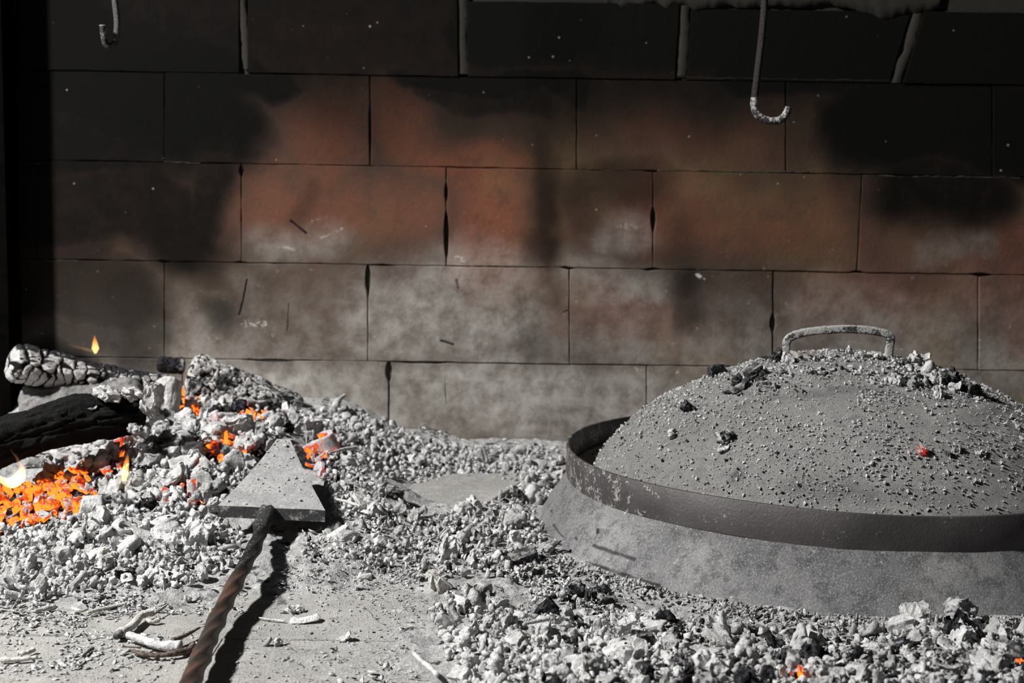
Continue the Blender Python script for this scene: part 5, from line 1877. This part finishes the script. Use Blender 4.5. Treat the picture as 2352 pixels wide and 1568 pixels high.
# ================================================================== TWIGS
def twig(pts, r0, r1, mat, label, z=.003, tone=.9, dark=0., seed=0, lump=.18, name='twig'):
    P = np.array([hit_heap(a, b) + np.array([0, 0, z + (c if c else 0)]) for a, b, c in [(q + (0,))[:3] for q in pts]])
    sp_ = spline(P, 12 * len(P))
    m0 = ((sp_.mean(0) - CAM) @ _F) / FP
    n_ = len(sp_)
    rr_ = np.linspace(r0, r1, n_) * m0 * (1 + .25 * fbm(np.c_[np.linspace(0, 6, n_), np.zeros(n_), np.full(n_, seed)], 3, seed))
    rr_[0] *= .6
    rr_[-1] *= .6
    c0 = sp_.mean(0)
    v, f = tube(sp_ - c0, rr_, 12, lambda t_, i, s: 1 + lump * fbm(np.c_[np.cos(t_) * 1.5, np.sin(t_) * 1.5, t_ * 0 + s * 300], 3, seed))
    o = obj(name, v, f, MAT[mat], loc=c0)
    o.color = (0, tone, dark, 1)
    tag(o, label, 'twig')
    return o


twig([(352, 1418), (325, 1428), (305, 1450), (275, 1470)], 8, 10, 'cream', 'knotty white ash twig with a black tip on the bare tile', z=.005, seed=1)
twig([(276, 1469), (266, 1477)], 9, 8, 'char', 'black charred stub ending the knotty white twig', z=.005, seed=2, name='charred_stub')
twig([(335, 1432), (350, 1436), (366, 1432)], 4, 6, 'cream', 'tiny pale side shoot by the knotty white twig', z=.003, seed=3)
twig([(378, 1404), (364, 1415), (350, 1425)], 1.5, 2, 'bark', 'hair-thin dark sprig above the knotty white twig', z=.004, seed=4)
twig([(292, 1475), (330, 1488), (365, 1500), (418, 1503)], 9, 12, 'ash', 'thick white burnt twig lying across the brown twigs', z=.006, tone=1., seed=5, lump=.35)
twig([(303, 1506), (335, 1515), (380, 1516), (430, 1506), (445, 1495)], 4, 9, 'bark', 'brown unburnt twig with a pale cut end before the shovel bar', z=.004, seed=6)
twig([(460, 1458), (430, 1475), (395, 1490)], 2, 7, 'bark', 'slender brown twig running under the shovel bar', z=.006, seed=7)
twig([(280, 1494), (325, 1496)], 2, 2, 'bark', 'straw-thin brown splinter beside the thick white burnt twig', z=.003, seed=8)
twig([(0, 1524), (40, 1524), (88, 1518)], 7, 5, 'cream', 'straight pale twig at the near corner of the tiles', z=.003, tone=1., seed=9, lump=.08)
twig([(40, 1510), (60, 1508), (80, 1500)], 5, 6, 'cream', 'ribbed short pale twig behind the straight pale one', z=.003, tone=.9, seed=10)
twig([(200, 1412), (240, 1402), (290, 1392)], 4, 5, 'cream', 'long thin pale twig in the middle of the dusty tile', z=.002, tone=.8, seed=11)
twig([(165, 1402), (185, 1408), (202, 1404)], 5, 3, 'ash', 'short forked pale twig touching the long thin one', z=.002, tone=.9, seed=12)
twig([(80, 1408), (105, 1402), (128, 1396)], 5, 5, 'ash', 'pale flaky twig nearest the fire side on the tile', z=.002, tone=.7, seed=13)
twig([(190, 1514), (205, 1500), (215, 1494)], 3, 4, 'char', 'thin black charred sliver among flakes on the near tile', z=.002, seed=14)
twig([(948, 1506), (970, 1528), (985, 1540), (1005, 1560)], 5, 6, 'ash', 'straight white twig lying alone beside the foreground heap', z=.003, tone=1., seed=15, lump=.08)
twig([(595, 1424), (620, 1428), (655, 1432)], 2, 3, 'ash', 'thread-thin pale twig in front of the black-and-white charcoal', z=.002, tone=.9, seed=16)
twig([(1200, 1485), (1225, 1478), (1262, 1470)], 4, 6, 'ash', 'small pale twig crossing the foreground heap', z=.016, tone=.9, seed=17)
twig([(755, 1072), (790, 1062), (820, 1058)], 3, 5, 'ash', 'grey twig on the heap beside the blade', z=.014, tone=.6, seed=18)
twig([(772, 1175), (800, 1182), (828, 1192)], 3, 4, 'cream', 'straight cream splinter beside the blade corner', z=.012, tone=1., seed=19)
twig([(770, 955), (780, 940), (792, 930)], 8, 4, 'ash', 'pale pointed splinter standing at the crest by the wall', z=.012, tone=.6, seed=20)


# ================================================================== FLAMES
def flame_material(name, k):
    s = NT(name)
    t = s.n('ShaderNodeTexCoord').outputs['Generated']
    z = s.sep(t)[2]
    col = s.mix(s.step(z, .05, .95), (1.0, .62, .18), (1.0, .30, .05))
    v = s.n('ShaderNodeEmission')
    s.L(col, v.inputs[0])
    nz_ = s.noise(120, 2)
    s.L(s.math('MULTIPLY', s.mixf(s.step(z, .0, 1.0), k, k * .5), s.mixf(nz_, .6, 1.4)), v.inputs[1])
    s.t.links.new(v.outputs[0], s.out.inputs['Volume'])
    return s.m


MAT['flame'] = flame_material('flame_gas', 330)
MAT['flame_faint'] = flame_material('flame_gas_faint', 40)
MAT['flame_big'] = flame_material('flame_gas_bright', 520)


def flame(pxs, y, rads, mat, label):
    P = np.array([on_y(a, b, y) for a, b in pxs])
    sp_ = spline(P, 26)
    m0 = (y - CAM[1]) / FP
    rr_ = np.interp(np.linspace(0, 1, 26), np.linspace(0, 1, len(rads)), rads) * m0
    c0 = sp_[0].copy()
    v, f = tube(sp_ - c0, rr_, 14)
    o = obj('flame', v, f, MAT[mat], loc=c0)
    tag(o, label, 'flame')
    return o


flame([(219, 812), (219, 800), (218, 785), (217, 768)], -.24, [3, 9, 6, .5], 'flame', 'small upright orange flame tip on the cracked white log')
flame([(150, 790), (170, 795), (192, 800), (212, 806)], -.24, [.5, 3, 4, 3], 'flame_faint', 'faint low flame licking toward the small upright flame')
flame([(-12, 1088), (8, 1104), (28, 1108), (44, 1096), (50, 1078), (46, 1062)], -.48, [5, 8, 14, 15, 8, 1], 'flame_big', 'bright yellow curved flame over the ember bank')
flame([(44, 1066), (38, 1050), (28, 1038), (22, 1028)], -.48, [5, 3, 2, .6], 'flame_faint', 'thin red wisp rising from the curved flame')
flame([(196, 925), (197, 915), (195, 905)], -.272, [5, 9, 2], 'flame_big', 'tiny yellow flame spot between the pink log and the mottled stick')
flame([(285, 1104), (287, 1085), (291, 1060), (294, 1042)], -.44, [6, 9, 6, 1], 'flame', 'narrow orange flame in the cleft beside the tall pale wedge')
